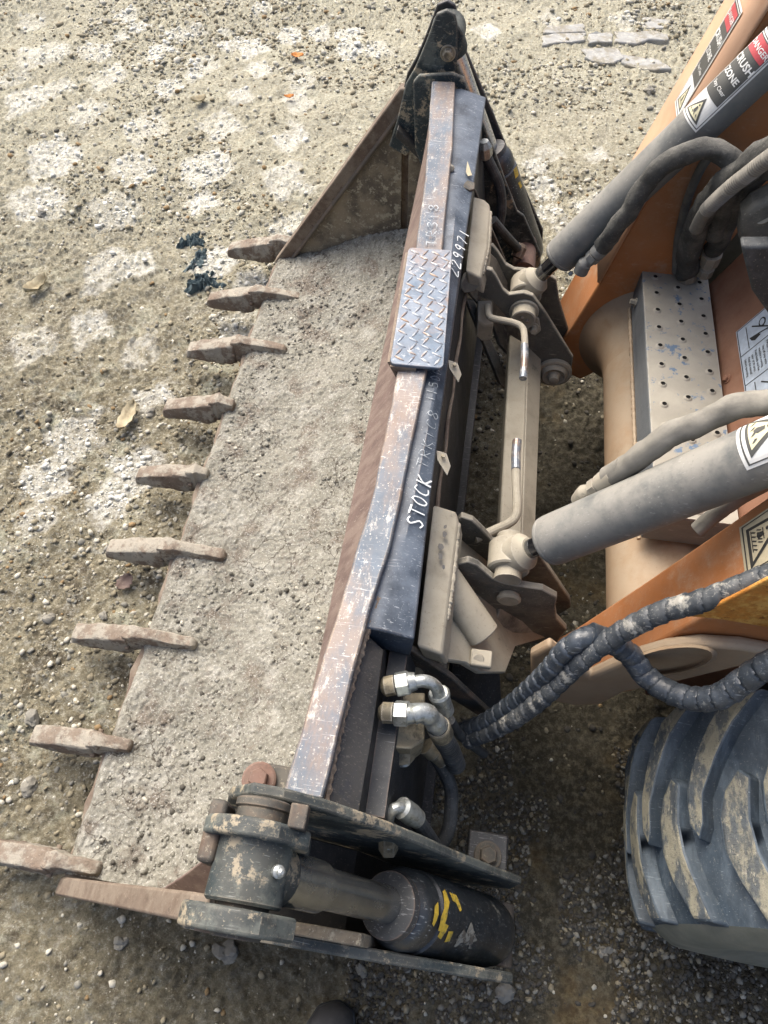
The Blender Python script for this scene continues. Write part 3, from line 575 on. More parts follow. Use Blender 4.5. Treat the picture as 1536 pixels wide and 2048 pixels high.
# small end bracket with square bolt under the near end
for px, py, z in ((975, 1712, .30),):
    p = ZP(px, py, z); obj('stop_bracket', *g_box(p-Vector((0, 0, .012)), (.075, .085, .02)), 'black', BK, bevel=.004); bolt('stop_bolt', p, (0, 0, 1), .017, 'black_rust', BK)
obj('bottom_rail', *g_box((.03, .995, .115), (.10, 1.90, .03)), 'black', BK, bevel=.003)
# far end pin at the foot of the cylinder
pp = YP(1048, 525, 1.80); obj('foot_pin', *g_lathe(pp+Vector((0, .09, 0)), pp, [(0, .034), (.10, .034), (.13, .033), (.132, .024)], 28), 'bolt_red', BK)

# teeth
TIPS = [(465, 505), (420, 605), (378, 705), (335, 820), (282, 955), (218, 1100), (145, 1268), (55, 1470), (-25, 1700)]
def make_tooth(i, y):
    r = random.Random(i*5+2); k = r.uniform(.95, 1.04); g = r.uniform(.9, 1.08)
    TPR = [(0, .0245, .050, .070), (.005, .0265, .047, .079), (.06, .028, .046, .098), (.12, .029, .046, .115), (.152, .029, .048, .124), (.166, .027, .052, .124), (.169, .020, .058, .118)]
    SHR = [(0.145, .018, .06, .112), (.152, .022, .055, .130), (.175, .024, .060, .139), (.190, .020, .065, .139), (.21, .0185, .080, .137), (.26, .018, .090, .134), (.305, .017, .095, .130), (.325, .0155, .098, .127), (.333, .008, .10, .118)]
    E_ = [.25, .33, .33, .225, .21, .33, .34, .25, .27][i]; SHR = [(q[0] if q[0] <= .175 else .175+(q[0]-.175)*(E_-.175)/(.333-.175),)+q[1:] for q in SHR]
    def body(secs, xo, nm, parent, m, ns):
        us = np.array([q[0] for q in secs]); U = np.linspace(us[0], us[-1], ns); n = 28
        hw = np.interp(U, us, [q[1] for q in secs])*g; z0 = np.interp(U, us, [q[2] for q in secs]); z1 = np.interp(U, us, [q[3] for q in secs]); b = MB()
        for a_ in range(ns):
            for q in range(n):
                a = 2*math.pi*q/n; cx_ = math.copysign(abs(math.cos(a))**.24, math.cos(a)); sz_ = math.copysign(abs(math.sin(a))**.24, math.sin(a))
                u_ = U[a_]*k; nz = float(fbm(np.array([u_*38+i*7+cx_*1.2]), np.array([sz_*1.4+cx_*1.1+i]), 4, 31)[0])+.35*abs(float(fbm(np.array([u_*150+i*3+cx_*3]), np.array([sz_*4+cx_*3+i]), 3, 37)[0]))
                top = .84 if sz_ > .3 else 1
                b.v.append((xo+u_, y+cx_*hw[a_]*top*(1+.34*nz), (z0[a_]+z1[a_])/2+sz_*(z1[a_]-z0[a_])/2*(1+.32*nz)))
        for s_ in range(ns-1):
            for q in range(n): b.f.append([s_*n+q, s_*n+(q+1) % n, (s_+1)*n+(q+1) % n, (s_+1)*n+q])
        b.f += [list(range(n)), [(ns-1)*n+q for q in range(n)][::-1]]; b.mi = [0]*len(b.f); return b.build(nm, m, parent, smooth=42)
    sh = body(SHR, -.852, 'tooth', BK, 'tooth', 44)
    body(TPR, -.854, 'tooth_point', sh, 'tooth', 30)
    obj('tooth_pin', *g_lathe(Vector((-.852+.160*k, y-.031, .09)), Vector((-.852+.160*k, y, .09)), [(0, .004), (.002, .006), (.062, .006)], 10), 'rust', sh)
    return sh
for i, (px, py) in enumerate(TIPS):
    make_tooth(i, ZP(px, py, .05).y+.0)

# caked dirt
def dirt_h(x, y):
    h = .112+.105*sstep(-.50, -.14, x)+.075*sstep(1.55, 1.95, y)*sstep(-.66, -.40, x)+.03*sstep(.35, .05, y)*sstep(-.5, -.3, x)
    h = h+.020*fbm(x*6, y*6, 4, 61)+.013*fbm(x*24, y*24, 3, 63)+.009*np.abs(fbm(x*75, y*75, 3, 66))*2-.005
    edge = sstep(-.668, -.640, x+.007*fbm(x*0+3, y*16, 3, 68)*2); return np.where(x < -.60, .088+(h-.088)*edge, h)
xs = np.linspace(-.660, -.075, 234); ys = np.linspace(.03, 1.963, 620); X, Y = grid_xy(xs, ys); Z = dirt_h(X, Y)
clumps = MB()
idx = np.arange(X.size).reshape(X.shape); f = np.stack([idx[:-1, :-1], idx[:-1, 1:], idx[1:, 1:], idx[1:, :-1]], -1).reshape(-1, 4)
# dirt material
def dirt_mat():
    m = bpy.data.materials.new('caked_dirt'); m.use_nodes = True; n = m.node_tree.nodes; L = m.node_tree.links; p = n['Principled BSDF']
    P = n.new('ShaderNodeNewGeometry').outputs['Position']
    def noise(s, d=6, r=.65):
        t = n.new('ShaderNodeTexNoise'); t.inputs['Scale'].default_value = s; t.inputs['Detail'].default_value = d; t.inputs['Roughness'].default_value = r; L.new(P, t.inputs[0]); return t.outputs['Fac']
    def ramp(v, a, b, lo=0, hi=1):
        r = n.new('ShaderNodeMapRange'); r.inputs[1].default_value = a; r.inputs[2].default_value = b; r.inputs[3].default_value = lo; r.inputs[4].default_value = hi; L.new(v, r.inputs[0]); return r.outputs[0]
    def mix(f_, a, b):
        x = n.new('ShaderNodeMix'); x.data_type = 'RGBA'; L.new(f_, x.inputs[0])
        for s, v in ((6, a), (7, b)):
            if isinstance(v, tuple): x.inputs[s].default_value = (*v, 1)
            else: L.new(v, x.inputs[s])
        return x.outputs[2]
    c = mix(ramp(noise(4), .35, .65), (.185, .180, .150), (.25, .243, .203))
    c = mix(ramp(noise(15, 8, .7), .5, .66), c, (.33, .325, .285)); c = mix(ramp(noise(9, 9, .7), .52, .62), c, (.155, .135, .11)); c = mix(ramp(noise(45, 6, .7), .575, .66), c, (.10, .088, .075))
    c = mix(ramp(noise(190, 4, .85), .54, .66), c, (.50, .50, .455)); c = mix(ramp(noise(110, 5, .85), .44, .34), c, (.085, .075, .062))
    vo = n.new('ShaderNodeTexVoronoi'); vo.feature = 'DISTANCE_TO_EDGE'; vo.inputs['Scale'].default_value = 13
    add = n.new('ShaderNodeVectorMath'); add.operation = 'MULTIPLY_ADD'; tn = n.new('ShaderNodeTexNoise'); tn.inputs['Scale'].default_value = 18; tn.inputs['Detail'].default_value = 5; L.new(P, tn.inputs[0])
    L.new(tn.outputs['Color'], add.inputs[0]); add.inputs[1].default_value = (.09, .09, .09); L.new(P, add.inputs[2]); L.new(add.outputs[0], vo.inputs['Vector'])
    cr = ramp(vo.outputs['Distance'], .0, .025, 1, 0); mm = n.new('ShaderNodeMath'); mm.operation = 'MULTIPLY'; L.new(cr, mm.inputs[0])
    L.new(ramp(noise(3.1, 3), .52, .60), mm.inputs[1])
    L.new(mix(mm.outputs[0], c, (.06, .05, .04)), p.inputs['Base Color']); p.inputs['Roughness'].default_value = .95; p.inputs['Specular IOR Level'].default_value = .15
    b = n.new('ShaderNodeBump'); b.inputs['Strength'].default_value = .8; b.inputs['Distance'].default_value = .004; L.new(noise(150, 5, .75), b.inputs['Height']); L.new(b.outputs[0], p.inputs['Normal'])
    return m
DM = dirt_mat()
me = bpy.data.meshes.new('dirt'); me.vertices.add(X.size); me.vertices.foreach_set('co', np.stack([X, Y, Z], -1).ravel()); me.loops.add(f.size); me.loops.foreach_set('vertex_index', f.ravel()); me.polygons.add(len(f))
me.polygons.foreach_set('loop_start', np.arange(len(f))*4); me.polygons.foreach_set('use_smooth', np.ones(len(f), bool)); me.update(); me.validate(); me.materials.append(DM)
do = bpy.data.objects.new('dirt', me); COL.objects.link(do); tag(do, 'pale grey caked dirt lying cracked and crumbly on the bucket floor', 'dirt', kind='stuff')
q = rng.random((5200, 2)); pos = np.stack([-.63+.50*q[:, 0], .05+1.88*q[:, 1]], -1); k = vnoise(pos[:, 0]*7, pos[:, 1]*7, 15) > .42; pos = pos[k]
sz = .002+.006*rng.random(len(pos))**4; mi = rng.choice(3, len(pos), p=[.83, .12, .05])
tag(pebbles('crumbs', pos, sz, dirt_h, [DM, PEB[3], PEB[2]], mi, 18), 'dirt crumbs and small stones on the caked dirt in the bucket', 'crumbs', kind='stuff')

# step plate on the band
st = [ZP(817, 494, .815), ZP(905, 500, .815), ZP(887, 737, .815), ZP(779, 727, .815)]
def bil(u_, v_): return (st[0]*(1-u_)+st[1]*u_)*(1-v_)+(st[3]*(1-u_)+st[2]*u_)*v_
def rr_poly(n=5, r=.10, ry=.035):
    out = []
    for cx_, cy_, a0 in ((r, ry, 180), (1-r, ry, 270), (1-r, 1-ry, 0), (r, 1-ry, 90)):
        for k in range(n+1):
            a = math.radians(a0+90*k/n); out.append((cx_+r*math.cos(a), cy_+ry*math.sin(a)))
    return out
STP = obj('tread_step', *g_plate([bil(*p) for p in rr_poly()], .007), 'tread', BK, bevel=.0015, label='blue grey diamond tread step with rusty corner')
obj('step_flap', *g_plate([bil(.0, .985), bil(.0, .05), bil(.0, .05)+Vector((.024, 0, -.055)), bil(.0, .985)+Vector((.024, 0, -.055))], .005), 'rust', STP)
obj('step_flap', *g_plate([bil(.0, .990)+Vector((.001, 0, -.006)), bil(.50, .990)+Vector((0, 0, -.006)), bil(.46, .990)+Vector((0, 0, -.05))], .004), 'rust', STP)
bars = None
def lens(L_, W_, H_):
    v = []; n = 8
    for k in range(n+1):
        t = -1+2*k/n; w2 = W_/2*(1-t*t)**.7; v += [(t*L_/2, -w2, 0), (t*L_/2, 0, H_*(1-t*t)**.6), (t*L_/2, w2, 0)]
    f_ = []
    for k in range(n):
        for j in (0, 1): f_.append([k*3+j, k*3+j+1, k*3+4+j, k*3+3+j])
    return v, f_
lv, lf = lens(.023, .0052, .0024); lm = bpy.data.meshes.new('tread_bar'); lm.from_pydata(lv, [], lf); lm.materials.append(M['tread_bar']); lm.polygons.foreach_set('use_smooth', [True]*len(lm.polygons)); lm.update()
for r_ in range(19):
    for c_ in range(4):
        u_ = .14+c_*.24+(.0 if r_ % 2 else .02); v_ = .045+r_*.0505+.0
        if v_ > .97: continue
        p = bil(u_, v_); o = bpy.data.objects.new('tread_bar', lm); COL.objects.link(o)
        ang = math.radians(62 if (c_+r_) % 2 else -28)
        yd = (st[3]-st[0]).normalized(); base = math.atan2(yd.y, yd.x)+math.pi/2
        o.parent = STP; o.matrix_parent_inverse = PINV(STP); o.location = p+Vector((0, 0, .0002)); o.rotation_euler = (0, 0, ang+base)
# handwriting with paint pen
STRK = {'S': [[(.9, .9), (.5, 1), (.15, .8), (.5, .5), (.85, .25), (.5, 0), (.05, .1)]], 'T': [[(0, 1), (1, .95)], [(.5, 1), (.45, 0)]], 'O': [[(.5, 1), (.1, .6), (.2, .1), (.6, 0), (.9, .4), (.8, .85), (.5, 1)]],
        'C': [[(.9, .85), (.5, 1), (.1, .6), (.15, .15), (.5, 0), (.9, .1)]], 'K': [[(.15, 1), (.1, 0)], [(.85, .95), (.15, .45), (.9, .0)]], 'R': [[(.1, 0), (.15, 1), (.75, .85), (.7, .55), (.15, .5), (.85, 0)]], '1': [[(.5, 1), (.45, 0)]],
        '8': [[(.5, .5), (.15, .75), (.5, 1), (.85, .75), (.5, .5), (.1, .2), (.5, 0), (.9, .25), (.5, .5)]], '5': [[(.85, 1), (.25, .95), (.2, .55), (.7, .6), (.8, .2), (.4, 0), (.1, .1)]], '0': [[(.5, 1), (.15, .6), (.25, .05), (.7, .05), (.85, .6), (.5, 1)]],
        '2': [[(.1, .8), (.5, 1), (.8, .75), (.1, .02), (.95, .05)]], '9': [[(.8, .7), (.5, .5), (.2, .7), (.5, 1), (.8, .85), (.7, 0)]], '7': [[(.1, .95), (.9, 1), (.4, 0)]], '3': [[(.1, .9), (.6, 1), (.75, .75), (.35, .55), (.8, .3), (.5, 0), (.05, .1)]], '.': [[(.2, .0), (.35, .08)]], ' ': [], '-': [[(.2, .5), (.8, .5)]]}
def writing(s, px0, px1, z, hpx, parent, wpx=3.0, zf=None, m='paintpen'):
    """one word of brush strokes along the beam, from px0 to px1, reading upwards"""
    a = ZP(*px0, z); b_ = ZP(*px1, z); d = b_-a; n = len(s); cw = d.length/n; d.normalize(); up = Vector((-d.y, d.x, 0)); up = up if up.x < 0 else -up
    r_ = random.Random(len(s)); b = MB()
    for i, ch in enumerate(s):
        for stroke in STRK[ch]:
            pts = []
            for (x, y) in stroke:
                pts.append(a+d*(cw*(i+.12+.72*x))+up*((y-.5)*hpx*(1+r_.uniform(-.06, .06))))
            pts = spline(pts, .003) if len(pts) > 2 else pts
            wd = wpx*r_.uniform(.75, 1.2)
            for p, q_ in zip(pts[:-1], pts[1:]):
                t = (q_-p); 
                if t.length < 1e-6: continue
                t.normalize(); nn = Vector((-t.y, t.x, 0))*wd/2
                P4 = [p-nn-t*wd*.2, p+nn-t*wd*.2, q_+nn+t*wd*.2, q_-nn+t*wd*.2]
                if zf: 
                    for k_ in P4: k_.z = zf(k_)
                b.add(P4, [[0, 1, 2, 3]])
    return b.build('handwriting', m, parent, smooth=None)
def beamz(p):
    y = p.y; a = bandR(y)+.02; b_ = darkR(y); t = (p.x-a)/(b_-a); return .786+wob(y, 3)*.5-(.014*max(0, min(1.1, t)))+.0040
writing('STOCK', (828, 1055), (850, 950), .785, .024, BK, .0026, beamz)
writing('TRK1C8', (843, 938), (868, 820), .785, .018, BK, .0011, beamz, 'penfaint')
writing('11500', (858, 805), (875, 740), .785, .017, BK, .0011, beamz, 'penfaint')
writing('229971', (905, 555), (931, 458), .780, .020, BK, .0022, lambda p: .7865-.012*max(0, (p.x-(bandR(p.y)+.02))/(darkR(p.y)-bandR(p.y)-.02))+.003)
writing('TR318', (862, 494), (867, 405), .806, .020, BK, .0016, lambda p: .8015+wob(p.y, 3.5)+.0035, 'penfaint')
# little riveted tabs
for px, py in ((908, 735), (885, 918)):
    p = ZP(px, py, .76); obj('identification_tab', *g_plate([p+Vector((-.012, .014, .004)), p+Vector((.006, .016, -.004)), p+Vector((.016, -.004, -.012)), p+Vector((.012, -.024, -.012)), p+Vector((-.008, -.004, .002))], .002), 'tan', BK, bevel=.0008)
    bolt('tab_rivet', p+Vector((0, .004, .0)), (.2, 0, 1), .004, 'brass_dirty', BK, washer=False)
# bent bracket on the far end of the beam
p = ZP(925, 360, .775); obj('hose_bracket', *g_plate([ZP(908, 350, .785), ZP(950, 365, .775), ZP(950, 378, .775), ZP(940, 380, .78), ZP(910, 366, .785)], .006), 'black_rust', BK, bevel=.002)
obj('torn_sticker', *g_plate([ZP(935, 322, .7875), ZP(944, 350, .785), ZP(936, 352, .786), ZP(932, 343, .787)], .001), 'decal_dusty', BK)
obj('plug', *g_lathe(ZP(902, 337, .79), ZP(902, 337, .80), [(0, .008), (.006, .008), (.008, .005)], 14), 'tan', BK)
# near valve block with fittings and hoses
VB = obj('valve_block', *g_prism([ZP(772, 1495, .690), ZP(822, 1497, .690), ZP(850, 1480, .672), ZP(850, 1385, .672), ZP(800, 1385, .690), ZP(775, 1390, .690)], (0, 0, -.09)), 'brass_dirty', BK, bevel=.003)
obj('mounting_plate', *g_box(ZP(765, 1440, .56), (.012, .16, .10)), 'black', VB, bevel=.002)
def fitting(px, z, px2, z2, r0, parent, m='zinc'):
    a = ZP(*px, z); b_ = ZP(*px2, z2); L_ = (b_-a).length; d = (b_-a).normalized()
    bb = MB(); bb.add(*g_lathe(a, b_, [(0, r0*.55), (L_*.12, r0*.95), (L_*.40, r0*.95)], 12), 1); bb.add(*g_lathe(a+d*L_*.42, b_, [(0, r0*1.05), (L_*.03, r0*1.15), (L_*.36, r0*1.15), (L_*.4, r0)], 6)); bb.add(*g_lathe(a+d*L_*.8, b_, [(0, r0*.95), (L_*.2, r0*.8)], 20))
    return bb.build('hose_fitting', [m, 'brass_dirty'], parent, smooth=30)
fitting((762, 1375), .728, (832, 1362), .738, .0158, VB); fitting((758, 1425), .728, (832, 1428), .738, .0162, VB)
obj('elbow_tube', *g_tube(spline([ZP(826, 1364, .738), ZP(850, 1362, .740), ZP(870, 1372, .732), ZP(880, 1392, .712)], .004), .0095, 16), 'zinc', VB)
obj('hose_ferrule', *g_lathe(ZP(877, 1385, .716), ZP(890, 1425, .672), [(0, .014), (.003, .0165), (.008, .0165), (.009, .0145), (.045, .0150), (.046, .012)], 24), 'zinc', VB)
obj('elbow_tube', *g_tube(spline([ZP(828, 1428, .738), ZP(848, 1425, .738), ZP(862, 1436, .722), ZP(878, 1455, .70)], .004), lambda s, a: .0145+.001*math.cos(s*260), 16), 'zinc', VB)
obj('sleeved_joint', *g_lathe(ZP(876, 1452, .700), ZP(893, 1490, .63), [(0, .0165), (.003, .018), (.03, .018), (.033, .016)], 22), 'brass_dirty', VB)
obj('crimped_hose', *g_tube(spline([ZP(874, 1450, .702), ZP(885, 1475, .65), ZP(900, 1500, .56), ZP(912, 1530, .5)], .003), lambda s, a: .0155+.0012*(1 if (s*1000) % 12 > 3 else 0), 16), 'rubber', VB)
obj('block_port', *hexnut(ZP(805, 1492, .645), ZP(806, 1520, .630), .018), 'brass_dirty', VB, bevel=.001)
obj('block_port', *cyl(ZP(806, 1518, .63), ZP(807, 1529, .625), .010, 20), 'zinc', VB)
obj('block_port', *g_lathe(ZP(828, 1358, .60), ZP(830, 1340, .60), [(0, .016), (.02, .016), (.024, .012)], 6), 'brass_dirty', VB)
obj('block_hose', *g_tube(spline([ZP(852, 1490, .52), ZP(875, 1520, .50), ZP(900, 1570, .46), ZP(902, 1620, .44), ZP(895, 1665, .42), ZP(870, 1710, .40)], .008), .012, 14), 'rubber', VB)
obj('hose_ferrule', *g_lathe(ZP(852, 1492, .53), ZP(884, 1520, .505), [(0, .015), (.02, .015), (.022, .013), (.045, .0135)], 20), 'brass_dirty', VB)
obj('block_hose', *g_tube(spline([ZP(806, 1525, .57), ZP(800, 1560, .5), ZP(786, 1590, .44), ZP(780, 1640, .36)], .01), .0085, 12), 'rubber', VB)
# cylinder feed pipe
FP = obj('feed_pipe', *g_tube(spline([ZP(777, 1690, .62), ZP(775, 1650, .655), ZP(783, 1622, .675), ZP(800, 1615, .675), ZP(815, 1622, .66)], .004), .0085, 14), 'zinc', BK)
obj('pipe_nut', *hexnut(ZP(777, 1700, .60), ZP(777, 1655, .65), .0145), 'brass_dirty', FP, bevel=.001)
obj('hose_ferrule', *g_lathe(ZP(800, 1613, .672), ZP(832, 1636, .64), [(0, .011), (.004, .0155), (.03, .016), (.034, .015), (.045, .014)], 22), 'zinc', FP)
obj('feed_hose', *g_tube(spline([ZP(828, 1634, .64), ZP(850, 1665, .58), ZP(870, 1695, .5), ZP(880, 1720, .42)], .006), .0125, 14), 'rubber', FP)
# far end hoses
obj('hose_fitting', *g_lathe(YP(968, 282, 1.78), YP(970, 305, 1.78), [(0, .012), (.015, .020), (.035, .020), (.045, .016)], 8), 'zinc', BK)
obj('far_hose', *g_tube(spline([YP(968, 300, 1.78), YP(978, 325, 1.78), YP(998, 370, 1.78), YP(1003, 420, 1.77), YP(993, 475, 1.76)], .01), .014, 14), 'rubber', BK)
obj('far_hose', *g_tube(spline([YP(985, 440, 1.70), YP(1010, 470, 1.72), YP(1038, 500, 1.78)], .01), .013, 14), 'rubber', BK)
obj('hose_fitting', *g_lathe(YP(1045, 488, 1.79), YP(1036, 508, 1.77), [(0, .012), (.01, .018), (.04, .018)], 8), 'rust', BK)
plate_y('back_rib', [(951, 381), (1012, 524), (1000, 540), (955, 470), (935, 400)], 1.60, .008, 'black_rust', BK)

# ------------------------------------------------------------------ loader
LD = thing('skid_loader', 'dusty orange compact loader with tan coupler and grey tilt cylinders', 'loader', (.9, 1.0, 0))
# coupler ----------------------------------------------------------------
def coupler():
    C_ = obj('coupler_frame', *g_prism([ZP(1020, 668, .47), ZP(1056, 690, .47), ZP(1043, 1095, .47), ZP(997, 1090, .47)], (.0, 0, -.05)), 'tan', LD, bevel=.004, label='square tan cross tube of the coupler')
    obj('tube_side', *g_plate([ZP(1057, 680, .468), ZP(1084, 690, .43), ZP(1069, 1100, .43), ZP(1044, 1100, .468)], .02), 'tan', C_, bevel=.002)
    # near half
    b = MB(); b.add(*g_prism([ZP(866, 1008, .715), ZP(912, 1022, .705), ZP(917, 1045, .70), ZP(885, 1310, .695), ZP(833, 1292, .71)], (.012, 0, -.045))); b.build('hook_bar', 'tan', C_, bevel=.005, seg=3)
    obj('face_plate', *g_plate([ZP(845, 1296, .675), ZP(866, 1316, .655), ZP(930, 1326, .61), ZP(962, 1345, .575), ZP(1012, 1345, .52), ZP(1032, 1292, .46), ZP(1100, 1272, .40), ZP(1050, 1150, .40), ZP(915, 1060, .60), ZP(880, 1200, .66)], .012), 'tan', C_, bevel=.003)
    A = [(912, 1045), (922, 1034), (945, 1042), (966, 1062), (985, 1084), (1010, 1090), (1060, 1092), (1075, 1105), (1140, 1200), (1142, 1215), (1110, 1235), (1000, 1200), (930, 1130)]
    plate_y('side_plate', A, .665, .012, 'tan_dark', C_, bevel=.002)
    B = [(905, 1165), (912, 1130), (935, 1124), (955, 1132), (985, 1158), (1010, 1168), (1085, 1180), (1114, 1196), (1110, 1215), (1113, 1238), (1133, 1260), (1110, 1290), (1010, 1285), (950, 1245)]
    plate_y('side_plate', B, .573, .013, 'tan_dark', C_, bevel=.002)
    pc = YP(1018, 1190, .573); obj('pivot_pin', *g_lathe(pc+Vector((0, .0, 0)), pc+Vector((0, -1, 0)), [(-.11, .019), (.004, .019), (.006, .022), (.010, .022), (.013, .018)], 32), 'tan', C_, smooth=30)
    # lever housing post with slot
    p0 = ZP(886, 1150, .665); p1 = ZP(970, 1272, .60); dd = (p1-p0).normalized(); sd_ = Vector((dd.y, -dd.x, 0)).normalized(); prof_ = []
    upv = sd_.cross(dd).normalized(); upv = upv if upv.z > 0 else -upv
    for k in range(9):
        a = math.pi*k/8; prof_.append((math.cos(a)*.029, math.sin(a)*.020))
    prof_ += [(-.029, -.05), (.029, -.05)]
    b = MB(); n = len(prof_)
    for q_ in (p0, p1):
        for x, z_ in prof_: b.v.append(tuple(q_+sd_*x+upv*z_))
    for j in range(n): b.f.append([j, (j+1) % n, n+(j+1) % n, n+j])
    b.f += [list(range(n)), [n+j for j in range(n)][::-1]]; b.mi = [0]*len(b.f); b.build('pin_housing', 'tan', C_, bevel=.003, smooth=40)
    obj('housing_slot', *g_plate([ZP(967, 1240, .622), ZP(972, 1237, .622), ZP(988, 1256, .608), ZP(984, 1262, .608)], .003), 'hole', C_)  # dark sheet laid on the housing, the slot's shade given by colour
    obj('block_nut', *g_box(ZP(962, 1318, .600), (.036, .030, .014)), 'tan', C_, bevel=.003)
    obj('block_nut_eye', *g_lathe(ZP(957, 1319, .606), ZP(957, 1319, .63), [(0, .010), (.002, .008)], 14), 'tan_dark', C_)
    obj('cross_web', *g_plate([ZP(1010, 1190, .52), ZP(1100, 1225, .44), ZP(1085, 1270, .40), ZP(985, 1262, .50)], .010), 'tan_dark', C_, bevel=.002)
    # worn black marks on the hook bar
    for px, py, s_ in ((889, 1060, 5), (888, 1075, 6), (882, 1100, 8), (880, 1118, 7), (886, 1140, 4)):
        pts = [ZP(px+s_*random.uniform(.5, 1)*math.cos(a), py+s_*random.uniform(.5, 1)*1.2*math.sin(a), .7065) for a in np.linspace(0, 5.5, 8)]
        for k_ in pts: k_.z = .7172
        obj('worn_mark', *g_plate(pts, .0006), 'web', C_, smooth=None)
    # far half
    b = MB(); b.add(*g_prism([ZP(947, 392, .715), ZP(968, 398, .705), ZP(979, 408, .70), ZP(980, 425, .70), ZP(976, 492, .70), ZP(962, 556, .70), ZP(931, 541, .715)], (.012, 0, -.045))); b.build('hook_bar', 'tan', C_, bevel=.005, seg=3)
    obj('hook_bracket', *g_plate([ZP(930, 545, .70), ZP(955, 560, .69), ZP(962, 572, .68), ZP(950, 583, .66), ZP(928, 588, .66), ZP(918, 575, .68)], .010), 'tan_dark', C_, bevel=.004)
    obj('face_plate', *g_plate([ZP(935, 580, .66), ZP(975, 500, .66), ZP(1040, 560, .52), ZP(1110, 740, .30), ZP(1050, 745, .30), ZP(1000, 690, .42), ZP(985, 640, .48)], .012), 'tan_dark', C_, bevel=.003)
    A2 = [(968, 498), (975, 490), (986, 492), (996, 505), (1012, 530), (1028, 539), (1090, 545), (1112, 560), (1118, 600), (1146, 690), (1142, 720), (1090, 700), (1000, 620), (975, 560)]
    plate_y('side_plate', A2, 1.425, .012, 'tan_dark', C_, bevel=.002)
    B2 = [(962, 556), (972, 538), (984, 541), (992, 553), (1006, 580), (1018, 590), (1046, 586), (1066, 592), (1090, 625), (1146, 716), (1140, 755), (1112, 772), (1088, 762), (1045, 680), (1005, 625), (985, 602), (950, 592)]
    plate_y('side_plate', B2, 1.305, .012, 'tan_dark', C_, bevel=.002)
    pc = YP(1048, 622, 1.305); cap = obj('pivot_cap', *g_lathe(pc, pc+Vector((0, -1, 0)), [(0, .034), (.006, .034), (.007, .028), (.030, .028), (.032, .025), (.030, .020)], 32), 'tan', C_, smooth=30)
    for a in (0, 2.1, 4.2): obj('grease_nib', *g_lathe(pc+Vector((.009*math.cos(a), -.030, .009*math.sin(a))), pc+Vector((.009*math.cos(a), -1, .009*math.sin(a))), [(0, .004), (.006, .003)], 8), 'rust', cap)
    obj('pin_lock_plate', *g_prism([YP(*p, 1.295) for p in ((1040, 640), (1062, 625), (1078, 640), (1082, 662), (1070, 672), (1056, 662))], (0, .008, 0)), 'tan', C_, bevel=.002)
    bolt('lock_bolt', YP(1066, 655, 1.293), (0.1, -1, .2), .009, 'tan', C_, h=.016)
    pc = YP(1108, 742, 1.303); obj('arm_pin', *g_lathe(pc, pc+Vector((0, -1, 0)), [(0, .044), (.010, .044), (.012, .038), (.010, .034), (.016, .032), (.022, .028), (.016, .016), (.02, .014), (.034, .012), (.036, .008)], 40), 'tan', C_, smooth=30)
    obj('face_web', *g_plate([ZP(932, 600, .60), ZP(948, 600, .60), ZP(1012, 745, .36), ZP(1045, 765, .33), ZP(1030, 790, .30), ZP(1000, 770, .34)], .014), 'tan_dark', C_, bevel=.003)
    # pin lever pockets and levers
    obj('lever_pocket', *g_prism([ZP(955, 600, .60), ZP(985, 600, .60), ZP(988, 650, .56), ZP(968, 652, .56), ZP(956, 640, .58)], (0, 0, -.05)), 'tan', C_, bevel=.004)
    obj('latch_lever', *g_tube(spline([ZP(975, 612, .60), ZP(978, 632, .60), ZP(990, 638, .602), ZP(1025, 645, .605), ZP(1044, 655, .605), ZP(1049, 675, .605), ZP(1049, 720, .60), ZP(1046, 755, .595)], .006), .0078, 12), 'tan', C_, label='latch lever rubbed to bare steel at its end')
    obj('lever_grip', *g_tube(spline([ZP(1049, 690, .6055), ZP(1049, 720, .6005), ZP(1046, 757, .5955)], .006), .0086, 12), 'tread_bar', C_)
    obj('latch_lever', *g_tube(spline([ZP(950, 1078, .60), ZP(985, 1062, .60), ZP(1015, 1048, .602), ZP(1030, 1035, .605), ZP(1034, 1010, .605), ZP(1032, 950, .605), ZP(1034, 885, .60)], .006), .0088, 12), 'tan', C_)
    obj('lever_grip', *g_tube(spline([ZP(1032, 940, .6055), ZP(1032, 910, .6025), ZP(1034, 882, .6005)], .006), .0094, 12), 'tread_bar', C_)
    return C_
coupler()
# tilt cylinders
def tilt(y, piv, top, lab, dlab):
    piv = Vector(piv); top = Vector(top); d = (top-piv).normalized(); L_ = (top-piv).length
    Lr = .104 if y > 1 else .084; q = .0395 if y > 1 else .0435
    T = obj('tilt_cylinder', *g_lathe(piv+d*(Lr+.005), top, [(0, q*.8), (.002, q*.92), (.006, q*.98), (.010, q*.98), (.011, q*.955), (.013, q), (L_, q)], 44), 'grey_cyl', LD, smooth=30, label=lab)
    obj('rod', *cyl(piv+d*.02, piv+d*(Lr+.02), .0165, 28), 'rod_dark', T); obj('rod_dust_ring', *cyl(piv+d*.03, piv+d*(.03+(Lr-.03)*.55), .0168, 28), 'chrome_dusty', T)
    e = MB(); e.add(*g_lathe(piv-Vector((0, .027, 0)), piv+Vector((0, 1, 0)), [(0, .034), (.003, .037), (.051, .037), (.054, .034)], 36)); e.add(*g_lathe(piv+d*.015, top, [(0, .034), (.022, .033), (.031, .024), (.036, .020)], 28)); e.build('rod_eye', 'tan', T, smooth=35)
    obj('spacer', *g_lathe(piv-Vector((0, .046, 0)), piv+Vector((0, 1, 0)), [(0, .024), (.09, .024)], 28), 'tan', T)
    return T, piv, top, d, L_
PN, TN = YP(1018, 1115, .62), None
dirc = Vector((.28, 0, .378)).normalized()
PF = YP(1052, 578, 1.365)
dn = (YP(1536, 905, .62)-PN).normalized(); df = (YP(1536, 118, 1.365)-PF).normalized()
